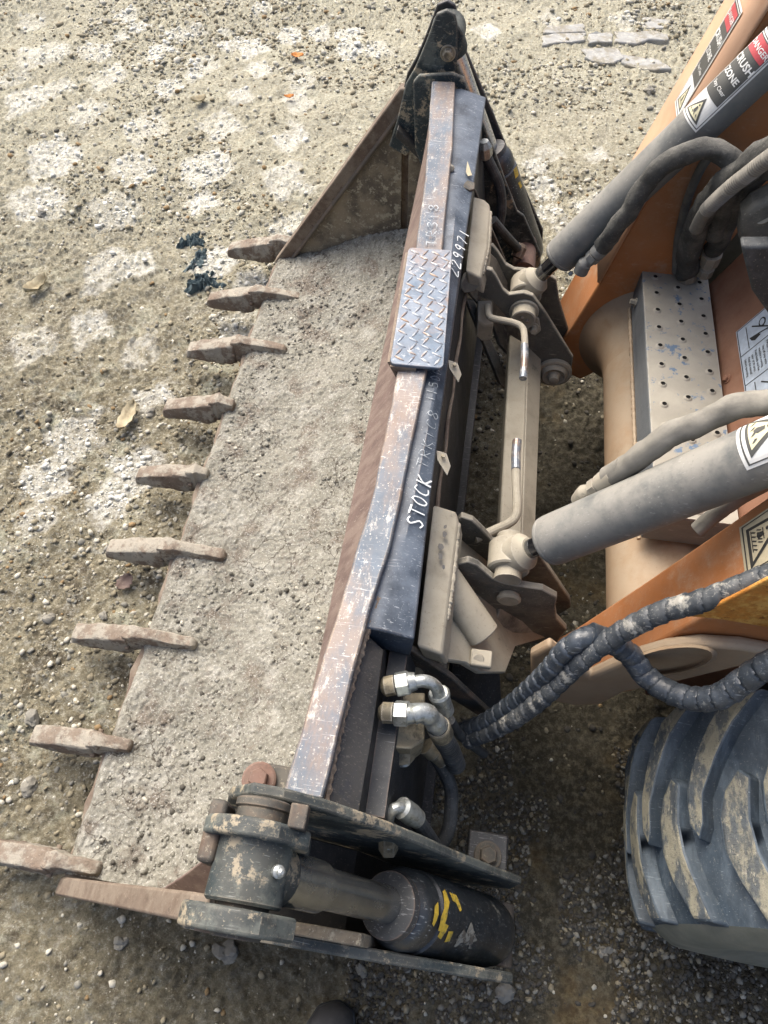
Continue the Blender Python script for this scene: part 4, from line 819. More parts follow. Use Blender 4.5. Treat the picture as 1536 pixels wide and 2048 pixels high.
T1 = tilt(.62, PN, PN+dn*.95, 'near grey tilt cylinder with pale dusty barrel', 1)
T2 = tilt(1.365, PF, PF+df*.95, 'far grey tilt cylinder with crush decal', 2)
# ports
def port(T, y, px, px2, flip):
    a = YP(*px, y); b_ = YP(*px2, y)
    e = MB(); L_ = (b_-a).length; e.add(*g_tube(spline([a+Vector((0, 0, -.01)), a+(b_-a)*.15+Vector((0, 0, .006)), a+(b_-a)*.45, b_], .004), lambda s, a_: .0155 if s < L_*.45 else .013, 16)); e.add(*g_lathe(a+(b_-a)*.5, b_, [(0, .0165), (L_*.22, .0165)], 6)); e.add(*g_lathe(a+(b_-a)*.75, b_, [(0, .014), (.003, .017), (.035, .0175), (.037, .014)], 20))
    return e.build('port_fitting', 'tan' if y < 1 else 'grey_cyl', T, smooth=30)
port(T1[0], .672, (1163, 995), (1212, 962), 0); port(T2[0], 1.315, (1163, 537), (1200, 500), 0)
bolt('bleed_screw', YP(1141, 547, 1.345), (0, -.6, .5), .006, 'zinc', T2[0], washer=False)
# decals on the cylinders
def crush_decal(fm, u0, v0, W_, H_, parent, name, lab, cell=None, mats=None, sgn=1, rd=1):
    """panel: u from u0 (triangle end) along +u for W_, v from v0 for H_*sgn"""
    s = []; V_ = lambda v: v0+sgn*v*H_; U_ = lambda u_: u0+rd*u_*W_
    def R_(a, b_, c, d, mi, lv): s.append(([(U_(a), V_(b_)), (U_(c), V_(b_)), (U_(c), V_(d)), (U_(a), V_(d))], mi, lv))
    R_(0, 0, 1, 1, 0, 0)
    for a in ((0.02, .05, .98, .07), (.02, .93, .98, .95), (.02, .05, .03, .95), (.97, .05, .98, .95)): R_(*a, 1, 1)
    R_(.30, .10, .96, .90, 1, 1); R_(.80, .12, .95, .88, 2, 2)
    tri = [(.05, .14), (.05, .86), (.27, .50)]
    s.append(([(U_(a), V_(b_)) for a, b_ in tri], 1, 1)); tri2 = [(.068, .24), (.068, .76), (.225, .50)]; s.append(([(U_(a), V_(b_)) for a, b_ in tri2], 3, 2))
    for k in range(4): s.append(([(U_(a), V_(b_)) for a, b_ in ((.08, .32+k*.10), (.095, .33+k*.10), (.115, .37+k*.10), (.10, .38+k*.10))], 1, 3))
    s.append(([(U_(a), V_(b_)) for a, b_ in ((.12, .45), (.16, .47), (.165, .53), (.12, .55), (.10, .52), (.10, .48))], 1, 3))
    hd = [(.182+.010*math.cos(a), .5+.03*math.sin(a)) for a in np.linspace(0, 5.9, 9)]; s.append(([(U_(a), V_(b_)) for a, b_ in hd], 1, 3))
    dv = -sgn*rd
    def tx(t, u_, h, mi_=4, b=.012, wd=1.0):
        for tri_, m_, l_ in text_shapes(t, 0, 0, h, mi_, 3, (0, 1), b, wd): s.append(([(U_(u_)+rd*p[0]*-1*-1, V_(.5)+p[1]*SG) for p in tri_], m_, l_))
    SG = sgn
    hh = H_
    for t, u_, h, b in (('DANGER', .875, .20, .015), ('CRUSH', .70, .27, .03), ('ZONE', .555, .24, .03), ('Stay Clear', .41, .155, .01)):
        for tri_, m_, l_ in text_shapes(t, 0, 0, h*hh, 4, 3, (1, 0), b, .98 if len(t) < 9 else .95):
            # letters read along v; their tops point towards +u
            s.append(([(U_(u_)+rd*p[1], V_(.5)+RS*sgn*p[0]) for p in tri_], m_, l_))
    return decal(name, s, fm, parent, mats or ['white', 'print_grey', 'print_red', 'print_cream', 'white'], lab, cell)
RS = -1
fN = wrap(PN, PN+dn, .0437); fF = wrap(PF, PF+df, .0397)
def project(p): q_ = R @ (np.array(p)-CAM); return CX+F*q_[0]/-q_[2], CY-F*q_[1]/-q_[2]
uu, vv = find_uv(fF, 1400, 265, np.linspace(.1, .6, 160), np.linspace(-.05, .05, 80))
s1 = 1 if project(fF(uu, vv+.01))[1] < project(fF(uu, vv))[1] else -1
crush_decal(fF, uu-.004, vv, .165, .062, T2[0], 'crush_decal', 'CRUSH ZONE decal with red DANGER panel', .005, sgn=s1)
uu, vv = find_uv(fN, 1505, 915, np.linspace(.1, .9, 200), np.linspace(-.05, .05, 80))
s1 = 1 if project(fN(uu, vv+.01))[1] < project(fN(uu, vv))[1] else -1
crush_decal(fN, uu-.012, vv-s1*.012, .24, .088, T1[0], 'crush_decal', 'pale crush warning decal', .005, sgn=s1)

# lift arms --------------------------------------------------------------
def arm(y_in, y_out, front, back, name_lab, px):
    s = MB(); yi, yo = y_in, y_out
    pts = front+back[::-1]
    return pts
NF = [(YP(x, y, .60).x, YP(x, y, .60).z) for x, y in ((1150, 1252), (1290, 1158), (1430, 1060), (1536, 985))]; e_ = Vector((NF[-1][0]-NF[-2][0], NF[-1][1]-NF[-2][1])).normalized(); NF.append((NF[-1][0]+e_.x*.5, NF[-1][1]+e_.y*.5)); 
NB = [(.285, .36), (.34, .37), (.41, .44), (.48, .58), (.54, .74), (.64, 1.02), (.75, 1.3)]
armN = obj('lift_arm', *g_prism([Vector((x, .475, z)) for x, z in NF+NB[::-1]], (0, .120, 0)), 'orange', LD, bevel=.006, seg=3, label='near orange lift arm with flaking paint')
# casting hollow on the near arm's outer flank
fl = [YP(x, y, .475) for x, y in ((1062, 1345), (1062, 1290), (1100, 1268), (1180, 1330), (1262, 1292), (1330, 1272), (1400, 1263), (1480, 1268), (1600, 1290), (1536, 1292), (1330, 1345), (1250, 1360), (1200, 1388), (1150, 1390), (1110, 1382))]
obj('cast_flank', *g_prism([p+Vector((0, -.001, 0)) for p in fl], (0, -.022, 0)), 'orange_cast', armN, bevel=.008, seg=3)
def ellipse(px, py, a, b_, rot, y, n=28):
    return [YP(px+a*math.cos(t)*math.cos(rot)-b_*math.sin(t)*math.sin(rot), py+a*math.cos(t)*math.sin(rot)+b_*math.sin(t)*math.cos(rot), y) for t in np.linspace(0, 2*math.pi, n, endpoint=False)]
E1 = ellipse(1345, 1321, 92, 30, math.radians(-8), .4525); E2 = ellipse(1342, 1322, 84, 25, math.radians(-8), .4420); E3 = ellipse(1336, 1325, 76, 19, math.radians(-8), .4512)
b = MB(); n = len(E1); b.v = [tuple(p) for p in E1]+[tuple(p) for p in E2]+[tuple(p) for p in E3]
for j in range(n): b.f += [[j, (j+1) % n, n+(j+1) % n, n+j], [n+j, n+(j+1) % n, 2*n+(j+1) % n, 2*n+j]]; b.mi += [0, 0]
b.f.append([2*n+j for j in range(n)]); b.mi.append(1); b.build('lightening_hollow', ['orange_cast', 'orange_cast'], armN, smooth=60)
obj('flaked_paint', *g_plate([YP(x, y, .452) for x, y in ((1380, 1226), (1430, 1205), (1480, 1180), (1536, 1150), (1560, 1200), (1536, 1248), (1480, 1238), (1430, 1230))], .006), 'chip', armN, bevel=.002, label='flaking bright orange patch under the guarded hose')
obj('lower_beam', *g_prism([YP(x, y, .53) for x, y in ((1290, 1392), (1300, 1372), (1420, 1325), (1536, 1275), (1600, 1250), (1620, 1290), (1536, 1330), (1400, 1380))], (0, .04, 0)), 'redpanel', armN, bevel=.004)
FFr = [(.268, .375), (.316, .606), (.349, .805), (.415, 1.10), (.53, 1.60)]; FBk = [(.285, .30), (.35, .27), (.43, .36), (.50, .52), (.56, .75), (.62, 1.0), (.78, 1.6)]
armF = obj('lift_arm', *g_prism([Vector((x, 1.405, z)) for x, z in FFr+FBk[::-1]], (0, .19, 0)), ['orange', 'orange_pale'], LD, bevel=.006, seg=3, label='far orange lift arm, front face paled by dust')
fp = [Vector((x-.001, 0, z+.0005)) for x, z in FFr[1:]]
b = MB()
for p in fp: b.v += [(p.x-.003, 1.400, p.z), (p.x-.003, 1.600, p.z)]
for i in range(len(fp)-1): b.f.append([2*i, 2*i+1, 2*i+3, 2*i+2]); b.mi.append(0)
o = b.build('front_cover', 'orange_pale', armF, smooth=60); sm = o.modifiers.new('solid', 'SOLIDIFY'); sm.thickness = .007; sm.offset = 0
# decal on the far arm's front face
def plane_map(o_, ud, vd):
    o_ = Vector(o_); ud = Vector(ud).normalized(); vd = Vector(vd).normalized(); nn = ud.cross(vd); nn = -nn if nn.x > 0 else nn
    return lambda u_, v_, h=0: o_+ud*u_+vd*v_+nn*(h+.0012)
def front_at(px, py, F_, off=.0065):
    best = None
    for i in range(len(F_)-1):
        for t in np.linspace(0, 1, 200):
            x = F_[i][0]*(1-t)+F_[i+1][0]*t; z = F_[i][1]*(1-t)+F_[i+1][1]*t
            for y in np.linspace(1.40, 1.60, 60):
                qx, qy = project((x-off, y, z)); e = (qx-px)**2+(qy-py)**2
                if best is None or e < best[0]: best = (e, i, x-off, y, z)
    return best
e, i, x, y, z = front_at(1358, 240, FFr)
a = Vector((FFr[i][0], 0, FFr[i][1])); b_ = Vector((FFr[i+1][0], 0, FFr[i+1][1]))
crush_decal(plane_map((x-.002, y, z), (b_-a), (0, 1, 0)), 0, 0, .20, .066, armF, 'crush_decal', 'faded CRUSH ZONE decal on the arm face', None, sgn=1)
# triangle decal on near arm front face
def tri_decal(px0, px1, px2, px3, yA, yB, parent):
    c4 = [YP(*px0, yA), YP(*px1, yA), YP(*px2, yB), YP(*px3, yB)]
    nn = (c4[1]-c4[0]).cross(c4[3]-c4[0]).normalized(); nn = nn if nn.z > 0 or nn.x < 0 else -nn
    if nn.x > 0: nn = -nn
    fm = lambda u_, v_, h=0: (c4[0]*(1-u_)+c4[1]*u_)*(1-v_)+(c4[3]*(1-u_)+c4[2]*u_)*v_+nn*(h+.003)
    s = [([(0, 0), (1, 0), (1, 1), (0, 1)], 0, 0)]
    for a in ((.03, .04, 1, .06), (.03, .04, .045, .97), (.03, .95, 1, .97)): s.append(rect(*a, 1, 1))
    s += [([(.08, .14), (.08, .94), (.62, .20)], 1, 1), ([(.12, .20), (.12, .82), (.52, .24)], 0, 2)]
    for k in range(5): s.append(line((.15, .25+k*.085), (.22, .30+k*.085), .02, 1, 3)); s.append(line((.24, .24+k*.06), (.29, .30+k*.06), .018, 1, 3))
    s += [line((.15, .22), (.15, .62), .012, 1, 3), line((.32, .26), (.32, .50), .012, 1, 3), ([(.24, .32), (.32, .36), (.33, .43), (.25, .46), (.22, .40)], 1, 3), ([(.36+.022*math.cos(t), .33+.035*math.sin(t)) for t in np.linspace(0, 5.8, 9)], 1, 3), line((.52, .55), (.70, .42), .014, 1, 3), line((.60, .45), (.85, .60), .014, 1, 3)]
    return decal('crush_decal', s, fm, parent, ['decal_dusty', 'print_black'], 'dusty cream triangle warning decal')
yA, yB = .575, .500
dn2 = Vector((NF[-2][0]-NF[1][0], 0, NF[-2][1]-NF[1][1])).normalized()
def near_front(px, py, y):        # point of the near arm's front plane seen at a pixel, at depth y
    return YP(px, py, y)
P0 = YP(1466, 1052, .575); nrm_ = Vector((-dn2.z, 0, dn2.x))
base = Vector((NF[2][0], 0, NF[2][1])); P0 = base+dn2*((Vector((P0.x, 0, P0.z))-base).dot(dn2)); P0.y = .575
fm = lambda u_, v_, h=0: P0+dn2*(u_*.16)+Vector((0, -v_*.078, 0))+nrm_*(h+.002)
s = [([(0, 0), (1, 0), (1, 1), (0, 1)], 0, 0)]
for a in ((.03, .04, .97, .06), (.03, .04, .045, .97), (.03, .95, .97, .97)): s.append(rect(*a, 1, 1))
s += [([(.08, .14), (.08, .94), (.62, .22)], 1, 1), ([(.12, .21), (.12, .82), (.51, .27)], 0, 2)]
for k in range(5): s.append(line((.145, .27+k*.085), (.19, .32+k*.085), .02, 1, 3)); s.append(line((.21, .28+k*.06), (.26, .33+k*.06), .018, 1, 3))
s += [line((.14, .24), (.14, .66), .010, 1, 3), line((.28, .30), (.28, .52), .010, 1, 3), ([(.21, .34), (.28, .37), (.29, .44), (.22, .47), (.20, .41)], 1, 3), ([(.33+.018*math.cos(t), .36+.035*math.sin(t)) for t in np.linspace(0, 5.8, 9)], 1, 3), line((.52, .62), (.62, .50), .012, 1, 3), line((.56, .50), (.75, .64), .012, 1, 3)]
decal('crush_decal', s, fm, armN, ['decal_dusty', 'print_black'], 'dusty cream triangle warning decal')

# cross member, step box and red panel
CM = obj('cross_member', *g_tube([Vector((.478, .595, .44)), Vector((.478, .9, .44)), Vector((.478, 1.2, .44)), Vector((.478, 1.41, .44))], lambda s, a: .108, 40), 'orange_cast', LD, smooth=40, label='round dusty orange cross tube between the arms')
obj('cast_shoulder', *g_lathe(Vector((.478, 1.28, .44)), Vector((.478, 1.42, .44)), [(0, .1075), (.05, .113), (.09, .130), (.125, .168)], 40), 'orange_cast', CM, smooth=60)
SB0 = [ZP(1283, 539, .645), ZP(1415, 553, .645), ZP(1450, 860, .645)]
ydir = Vector((0, 1, 0)); x0 = SB0[0].x; x1 = ZP(1415, 553, .645).x; yF = SB0[0].y; yN = .74
SBX = obj('step_box', *g_prism([(x0, yN, .560), (x1, yN, .560), (x1, yN, .645), (x0, yN, .645)], (0, yF-yN, 0)), 'step_side', LD, bevel=.004, seg=3, label='perforated grey step box on the cross tube')
obj('step_top', *g_box(((x0+x1)/2, (yN+yF)/2, .6462), (x1-x0-.001, yF-yN-.001, .003)), 'step_top', SBX, bevel=.001)
hv, hf = g_lathe(Vector((0, 0, 0)), Vector((0, 0, 1)), [(0, .0095), (.0012, .0080), (.0034, .0058), (.0036, .0048), (.0006, .0042)], 20, capped=False)
hm = bpy.data.meshes.new('grip_hole'); k0 = len(hv); hv2 = [tuple(p) for p in hv]; hm.from_pydata(hv2, [], hf+[[4*20+k for k in range(20)]]); hm.materials.append(M['step_top_clean']); hm.materials.append(M['hole'])
mi_ = [0]*len(hf)+[1]
for k in range(3*20, 4*20): mi_[k] = 1  # inner wall and bottom disc coloured near black as painted shade
hm.polygons.foreach_set('material_index', mi_); hm.polygons.foreach_set('use_smooth', [True]*len(hm.polygons)); hm.update()
for px, py0 in ((1310, 555), (1355, 577), (1398, 567)):
    p = ZP(px, py0, .6475); y = p.y
    while y > yN+.01:
        o = bpy.data.objects.new('grip_hole', hm); COL.objects.link(o); o.parent = SBX; o.matrix_parent_inverse = PINV(SBX); o.location = (p.x, y, .6476); y -= .0545
bolt('side_bolt', Vector((x0-.001, ZP(1265, 590, .62).y, .60)), (-1, 0, .1), .007, 'tan', SBX, h=.012)
RP = obj('rear_panel', *g_plate([Vector((.535, .60, .575)), Vector((.535, 1.405, .575)), Vector((.62, 1.405, .80)), Vector((.62, .60, .80))], .012), 'redpanel', LD, bevel=.004, label='reddish brown sloping panel behind the step')
def panel_pt(px, py):
    d = Vector(ray(px, py)); nn = Vector((-.225, 0, .085)).normalized(); t = (Vector((.535, 0, .575))-Vector(CAM)).dot(nn)/d.dot(nn); return Vector(CAM)+d*t
o_ = panel_pt(1473, 665); ud = Vector((.085, 0, .225)).normalized(); nrmP = Vector((-.225, 0, .085)).normalized()
fm = lambda u_, v_, h=0: o_+ud*u_-Vector((0, v_, 0))+nrmP*(h+.001)
s = [rect(0, 0, .105, .225, 0, 0), rect(.002, .002, .004, .223, 1, 1), rect(.101, .002, .103, .223, 1, 1), rect(.002, .002, .103, .004, 1, 1), rect(.002, .0735, .103, .0755, 1, 1), rect(.002, .152, .103, .154, 1, 1), rect(.078, .076, .101, .152, 2, 1), rect(.025, .01, .027, .07, 1, 1), rect(.025, .16, .027, .22, 1, 1)]
for t, u_, v_, h, m_ in (('WARNING', .0885, .114, .0165, 1), ('FALL HAZARD', .069, .114, .0105, 1), ('Stay off step while', .058, .114, .0075, 1), ('machine is running.', .049, .114, .0075, 1), ('Keep hands and feet', .040, .114, .0075, 1), ('clear of lift arms.', .031, .114, .0075, 1), ('Read the manual', .022, .114, .0075, 1), ('before operating.', .013, .114, .0075, 1)):
    for tri_, mm_, l_ in text_shapes(t, 0, 0, h, m_, 2, (1, 0), .015, .9): s.append(([(u_+p[1], v_+p[0]) for p in tri_], mm_, l_))
for v0 in (.0, .15):
    s += [([(.03+a, v0+.045+b_) for a, b_ in ((0, 0), (.02, .004), (.028, .012), (.012, .016), (.004, .010))], 1, 1), ([(.065+.009*math.cos(t), v0+.030+.012*math.sin(t)) for t in np.linspace(0, 5.8, 10)], 1, 1), ([(.065+.006*math.cos(t), v0+.030+.008*math.sin(t)) for t in np.linspace(0, 5.8, 10)], 0, 2), line((.04, v0+.02), (.08, v0+.055), .003, 1, 1), line((.05, v0+.05), (.09, v0+.06), .003, 1, 1)]
decal('warning_decal', s, fm, RP, ['print_sky', 'print_black', 'print_orange'], 'pale blue WARNING decal with orange panel')
bolt('panel_bolt', panel_pt(1455, 758), (-.9, 0, .3), .007, 'redpanel', RP)
# chassis front behind the arms
CH = obj('chassis', *g_prism([Vector((.66, .56, .30)), Vector((.655, .56, .86)), Vector((.80, .56, 1.05)), Vector((1.9, .56, 1.05)), Vector((1.9, .56, .28))], (0, .88, 0)), 'tan_dark', LD, bevel=.01, label='dark dusty chassis front')
obj('bracket_shell', *g_plate([YP(x, y, 1.22) for x, y in ((1478, 400), (1500, 378), (1536, 360), (1600, 350), (1620, 460), (1536, 480), (1490, 478), (1472, 445))], .05), 'tan_dark', CH, bevel=.012, seg=3)
bb = YP(1528, 432, 1.19); obj('bracket_bolt', *g_lathe(bb, bb+Vector((-.5, -.7, .5)), [(-.01, .022), (.004, .022), (.006, .015), (.02, .014)], 20), 'tan', CH)
obj('frame_plate', *g_plate([YP(x, y, 1.10) for x, y in ((1478, 470), (1600, 470), (1600, 760), (1536, 612), (1500, 560))], .03), 'rubber', CH, bevel=.006)
# roll cage-free rear body so that the machine stands as a whole
obj('engine_body', *g_prism([Vector((1.9, .50, .35)), Vector((1.9, .50, 1.05)), Vector((2.1, .50, 1.35)), Vector((3.1, .50, 1.30)), Vector((3.2, .50, .45))], (0, 1.0, 0)), 'orange', LD, bevel=.02)
for pts in ([Vector((.365, y, .502)) for y in np.linspace(.70, 1.34, 24)],):
    pass
def bead(pts, r, m, parent):
    return obj('weld_bead', *g_tube(spline(pts, .0035), lambda s, a: r*(1+.22*math.sin(s*900)+.15*math.sin(s*310)), 8), m, parent, smooth=60)
bead([Vector((x0-.002, y, .556)) for y in (yN, .9, 1.1, yF)], .004, 'orange_cast', CM)
bead([Vector((.540, y, .578)) for y in (.62, .9, 1.2, 1.39)], .005, 'redpanel', CM)
bead([YP(885, 1310, .43)+Vector((0,0,0)), YP(900, 1180, .50)] if False else [ZP(916, 1048, .692), ZP(905, 1160, .690), ZP(893, 1240, .688)], .005, 'tan', LD)
bead([ZP(980, 425, .692), ZP(976, 492, .692), ZP(964, 550, .69)], .005, 'tan', LD)
# hoses: woven sleeves
def sleeve(name, pts, r, m, parent, seed, y=None, wr=.14):
    path = spline(pts, .006)
    def rf(s, a): return r*(1+.6*wr*math.sin(s*55+seed+1.4*math.sin(a*2+s*30))*math.cos(a+seed)+wr*2.6*float(fbm(np.array([s*34+seed*9]), np.array([2.2*math.cos(a)+s*12]), 3, seed)[0])+wr*1.0*float(fbm(np.array([s*110]), np.array([3*math.sin(a)+s*20]), 2, seed+4)[0]))
    return obj(name, *g_tube(path, rf, 22), m, parent, smooth=60)
HS = sleeve('hose_sleeve', [YP(1205, 493, 1.315), YP(1228, 462, 1.30), YP(1255, 425, 1.29), YP(1290, 372, 1.285), YP(1335, 325, 1.28), YP(1385, 302, 1.275), YP(1430, 300, 1.27), YP(1462, 318, 1.26), YP(1475, 345, 1.25), YP(1455, 395, 1.27), YP(1440, 430, 1.30), YP(1430, 470, 1.33)], .0185, 'sleeve', LD, 1)
sleeve('hose_sleeve', [YP(1372, 545, 1.385), YP(1378, 510, 1.36), YP(1390, 465, 1.33), YP(1412, 415, 1.29), YP(1450, 370, 1.25), YP(1500, 330, 1.21), YP(1560, 290, 1.18), YP(1640, 250, 1.15)], .0235, 'sleeve', LD, 3, wr=.18)
sleeve('hose_sleeve', [YP(1428, 498, 1.37), YP(1445, 465, 1.34), YP(1466, 420, 1.31), YP(1490, 380, 1.27), YP(1530, 335, 1.23), YP(1600, 300, 1.2)], .0205, 'sleeve', LD, 5)
obj('wire_conduit', *g_tube(spline([YP(1392, 458, 1.25), YP(1410, 425, 1.23), YP(1450, 385, 1.20), YP(1500, 345, 1.17), YP(1560, 300, 1.14)], .0016), lambda s, a: .0125+.0016*(1 if (s*1000) % 5 < 2.6 else -1)*(1 if s > .06 else 0), 14), 'sleeve_tan', LD, smooth=80)
obj('hose_fitting', *g_lathe(YP(1408, 548, 1.385), YP(1430, 495, 1.37), [(0, .018), (.022, .018), (.025, .013), (.035, .013), (.036, .021), (.066, .022), (.068, .018)], 8), 'tan', LD)
obj('hose_fitting', *g_lathe(YP(1375, 556, 1.39), YP(1376, 530, 1.38), [(0, .02), (.022, .022)], 8), 'tan', LD)
obj('steel_pipe', *g_tube(spline([YP(1352, 545, 1.40), YP(1356, 480, 1.40), YP(1375, 400, 1.38), YP(1400, 340, 1.36), YP(1420, 310, 1.35)], .01), .009, 12), 'sleeve_tan', LD)
sleeve('hose_sleeve', [YP(1205, 965, .675), YP(1235, 945, .672), YP(1262, 928, .672), YP(1300, 898, .675), YP(1345, 868, .68), YP(1400, 846, .685), YP(1460, 818, .69), YP(1510, 808, .69), YP(1580, 800, .69), YP(1660, 790, .69)], .0175, 'sleeve_tan', LD, 7, wr=.16)
obj('hose_clamp', *g_tube([YP(1218, 955, .675), YP(1250, 935, .673)], lambda s, a: .019+.002*math.sin(s*280), 18), 'sleeve_tan', LD)
sleeve('hose_sleeve', [YP(1395, 1060, .62), YP(1425, 1035, .63), YP(1470, 1000, .64), YP(1540, 960, .65)], .012, 'sleeve_tan', LD, 9)
# spiral guarded hoses
def spiral(name, pts, r, pitch, lab, seed, m='spiral'):
    path = spline(pts, .0022)
    def rf(s, a):
        t = (s/pitch+a/(2*math.pi)+.06*math.sin(s*40+seed)) % 1.0
        return r*(.80+.24*min(1, t*7)*(1-.42*t))*(1+.02*math.sin(s*300))
    return obj(name, *g_tube(path, rf, 22), m, LD, smooth=35, label=lab)
spiral('guarded_hose', [ZP(1640, 1118, .98), ZP(1536, 1152, .93), ZP(1465, 1180, .90), ZP(1400, 1203, .87), ZP(1330, 1222, .83), ZP(1270, 1250, .79), ZP(1215, 1282, .75), ZP(1165, 1320, .71), ZP(1120, 1362, .66), ZP(1085, 1395, .62), ZP(1040, 1430, .56), ZP(990, 1458, .50), ZP(935, 1480, .44)], .0165, .0255, 'upper muddy spiral guarded hose crossing the arm', 1, 'spiral_mud')
spiral('guarded_hose', [ZP(1185, 1275, .735), ZP(1160, 1280, .735), ZP(1128, 1303, .71), ZP(1100, 1338, .67), ZP(1062, 1376, .61), ZP(1020, 1412, .55), ZP(970, 1445, .49), ZP(925, 1462, .44)], .0165, .022, 'dark spiral guarded hose running down to the valve block', 2)
spiral('guarded_hose', [ZP(1178, 1268, .74), ZP(1215, 1280, .73), ZP(1258, 1308, .70), ZP(1290, 1350, .68), ZP(1335, 1382, .69), ZP(1390, 1398, .72), ZP(1440, 1392, .76), ZP(1490, 1360, .80), ZP(1536, 1330, .84), ZP(1620, 1290, .9)], .0185, .0265, 'black spiral guarded hose sagging over the tyre', 3)
obj('hose_joint', *g_lathe(ZP(1180, 1285, .73), ZP(1182, 1262, .735), [(0, .012), (.004, .018), (.02, .018), (.024, .010)], 18), 'spiral', LD)
sleeve('drain_hose', [ZP(900, 1440, .55), ZP(925, 1475, .45), ZP(968, 1508, .36)], .0085, 'rubber', LD, 4, wr=.02)

# wheels ----------------------------------------------------------------
TR = .375; LUG = .027
def wheel(cy, sgn, lab):
    """sgn=-1: outboard side faces the near end"""
    cx, cz = .826, .405
    def P(phi, v, r): return Vector((cx-r*math.cos(phi), cy+v*1.07*(-sgn), cz+r*math.sin(phi)))
    prof = [(-.140, .17), (-.158, .21), (-.166, .25), (-.172, .29), (-.168, .335), (-.150, TR-.012), (-.10, TR+.002), (0, TR+.006), (.10, TR+.002), (.150, TR-.012), (.168, .335), (.172, .29), (.166, .25), (.158, .21), (.14, .17)]
    b = MB(); n = 96
    for k in range(n):
        for v, r in prof: b.v.append(tuple(P(2*math.pi*k/n, v, r)))
    m_ = len(prof)
    for k in range(n):
        for j in range(m_-1): b.f.append([k*m_+j, k*m_+j+1, ((k+1) % n)*m_+j+1, ((k+1) % n)*m_+j]); b.mi.append(1 if min(prof[j][1], prof[j+1][1]) < .345 else 0)
    T = b.build('tyre', ['tyre', 'tyre_side'], LD, smooth=40, label=lab)
    rim = MB(); rim.add(*g_lathe(Vector((cx, cy-.12, cz)), Vector((cx, cy+1, cz)), [(0, .05), (0.001, .16), (.02, .20), (.22, .20), (.239, .16), (.24, .05)], 40)); rim.build('rim', 'orange', T, smooth=30)
    inn = [(30, .150), (24.5, .150), (20.5, .105), (17.5, .065), (17.2, .020), (19, -.015), (22.5, -.042), (25, -.030), (24, .025), (25, .065), (27.5, .105)]
    out = [(9, .030), (11.5, .050), (13, .030), (13.5, -.010), (17.5, -.060), (22.5, -.110), (28.5, -.160), (21.5, -.160), (16, -.110), (11.5, -.060), (9, -.020)]
    ml = []
    for nm, poly in (('a', inn), ('b', out)):
        lo, hi = [], []
        c_ = (sum(p[0] for p in poly)/len(poly), sum(p[1] for p in poly)/len(poly))
        b = MB(); N_ = len(poly)
        def rbase(v): return float(np.interp(abs(v), [0, .10, .150, .165], [TR+.006, TR+.002, TR-.012, TR-.03]))
        # densify outline
        D = []
        for i in range(N_):
            a, q_ = poly[i], poly[(i+1) % N_]
            for t in (0, .5): D.append((a[0]*(1-t)+q_[0]*t, a[1]*(1-t)+q_[1]*t))
        Nn = len(D)
        for lvl, (g_, dr) in enumerate(((1.10, -.006), (1.0, LUG*.85), (.90, LUG))):
            for (ph, v) in D:
                ph2 = c_[0]+(ph-c_[0])*(g_ if lvl else 1.12); v2 = c_[1]+(v-c_[1])*(1 if lvl == 1 else (.965 if lvl == 2 else 1.02)); 
                b.v.append((ph2, v2, rbase(v2)+dr))
        for l_ in (0, 1):
            for j in range(Nn): b.f.append([l_*Nn+j, l_*Nn+(j+1) % Nn, (l_+1)*Nn+(j+1) % Nn, (l_+1)*Nn+j]); b.mi.append(1)
        b.f.append([2*Nn+j for j in range(Nn)]); b.mi.append(0); ml.append(b)
    for k in range(20):
        for which, b in enumerate(ml):
            vv_ = [P(math.radians(ph+k*18-4), v, r) for ph, v, r in b.v]
            # only the lugs that could be seen are built singly
            c_ = obj('tread_lug', vv_, b.f, ['tyre_lug', 'tyre'], T, mi=b.mi, bevel=.005, seg=2, smooth=40)
    return T
wheel(.262, 1, 'near front tyre with muddy chevron lugs')
wheel(1.725, -1, 'far front tyre behind the arm')
# rear pair so that the machine stands on four wheels
def rear_tyre(cy):
    o = obj('tyre', *g_lathe(Vector((2.15, cy-.15, .40)), Vector((2.15, cy+1, .40)), [(0, .22), (.001, .34), (.04, .39), (.26, .39), (.299, .34), (.30, .22)], 48), 'tyre', LD, smooth=30)
rear_tyre(.275); rear_tyre(1.725)
for cy in (.46, 1.54): obj('axle', *cyl(Vector((.842, cy-.10, .405)), Vector((.842, cy+.10, .405)), .06, 24), 'tan_dark', LD)

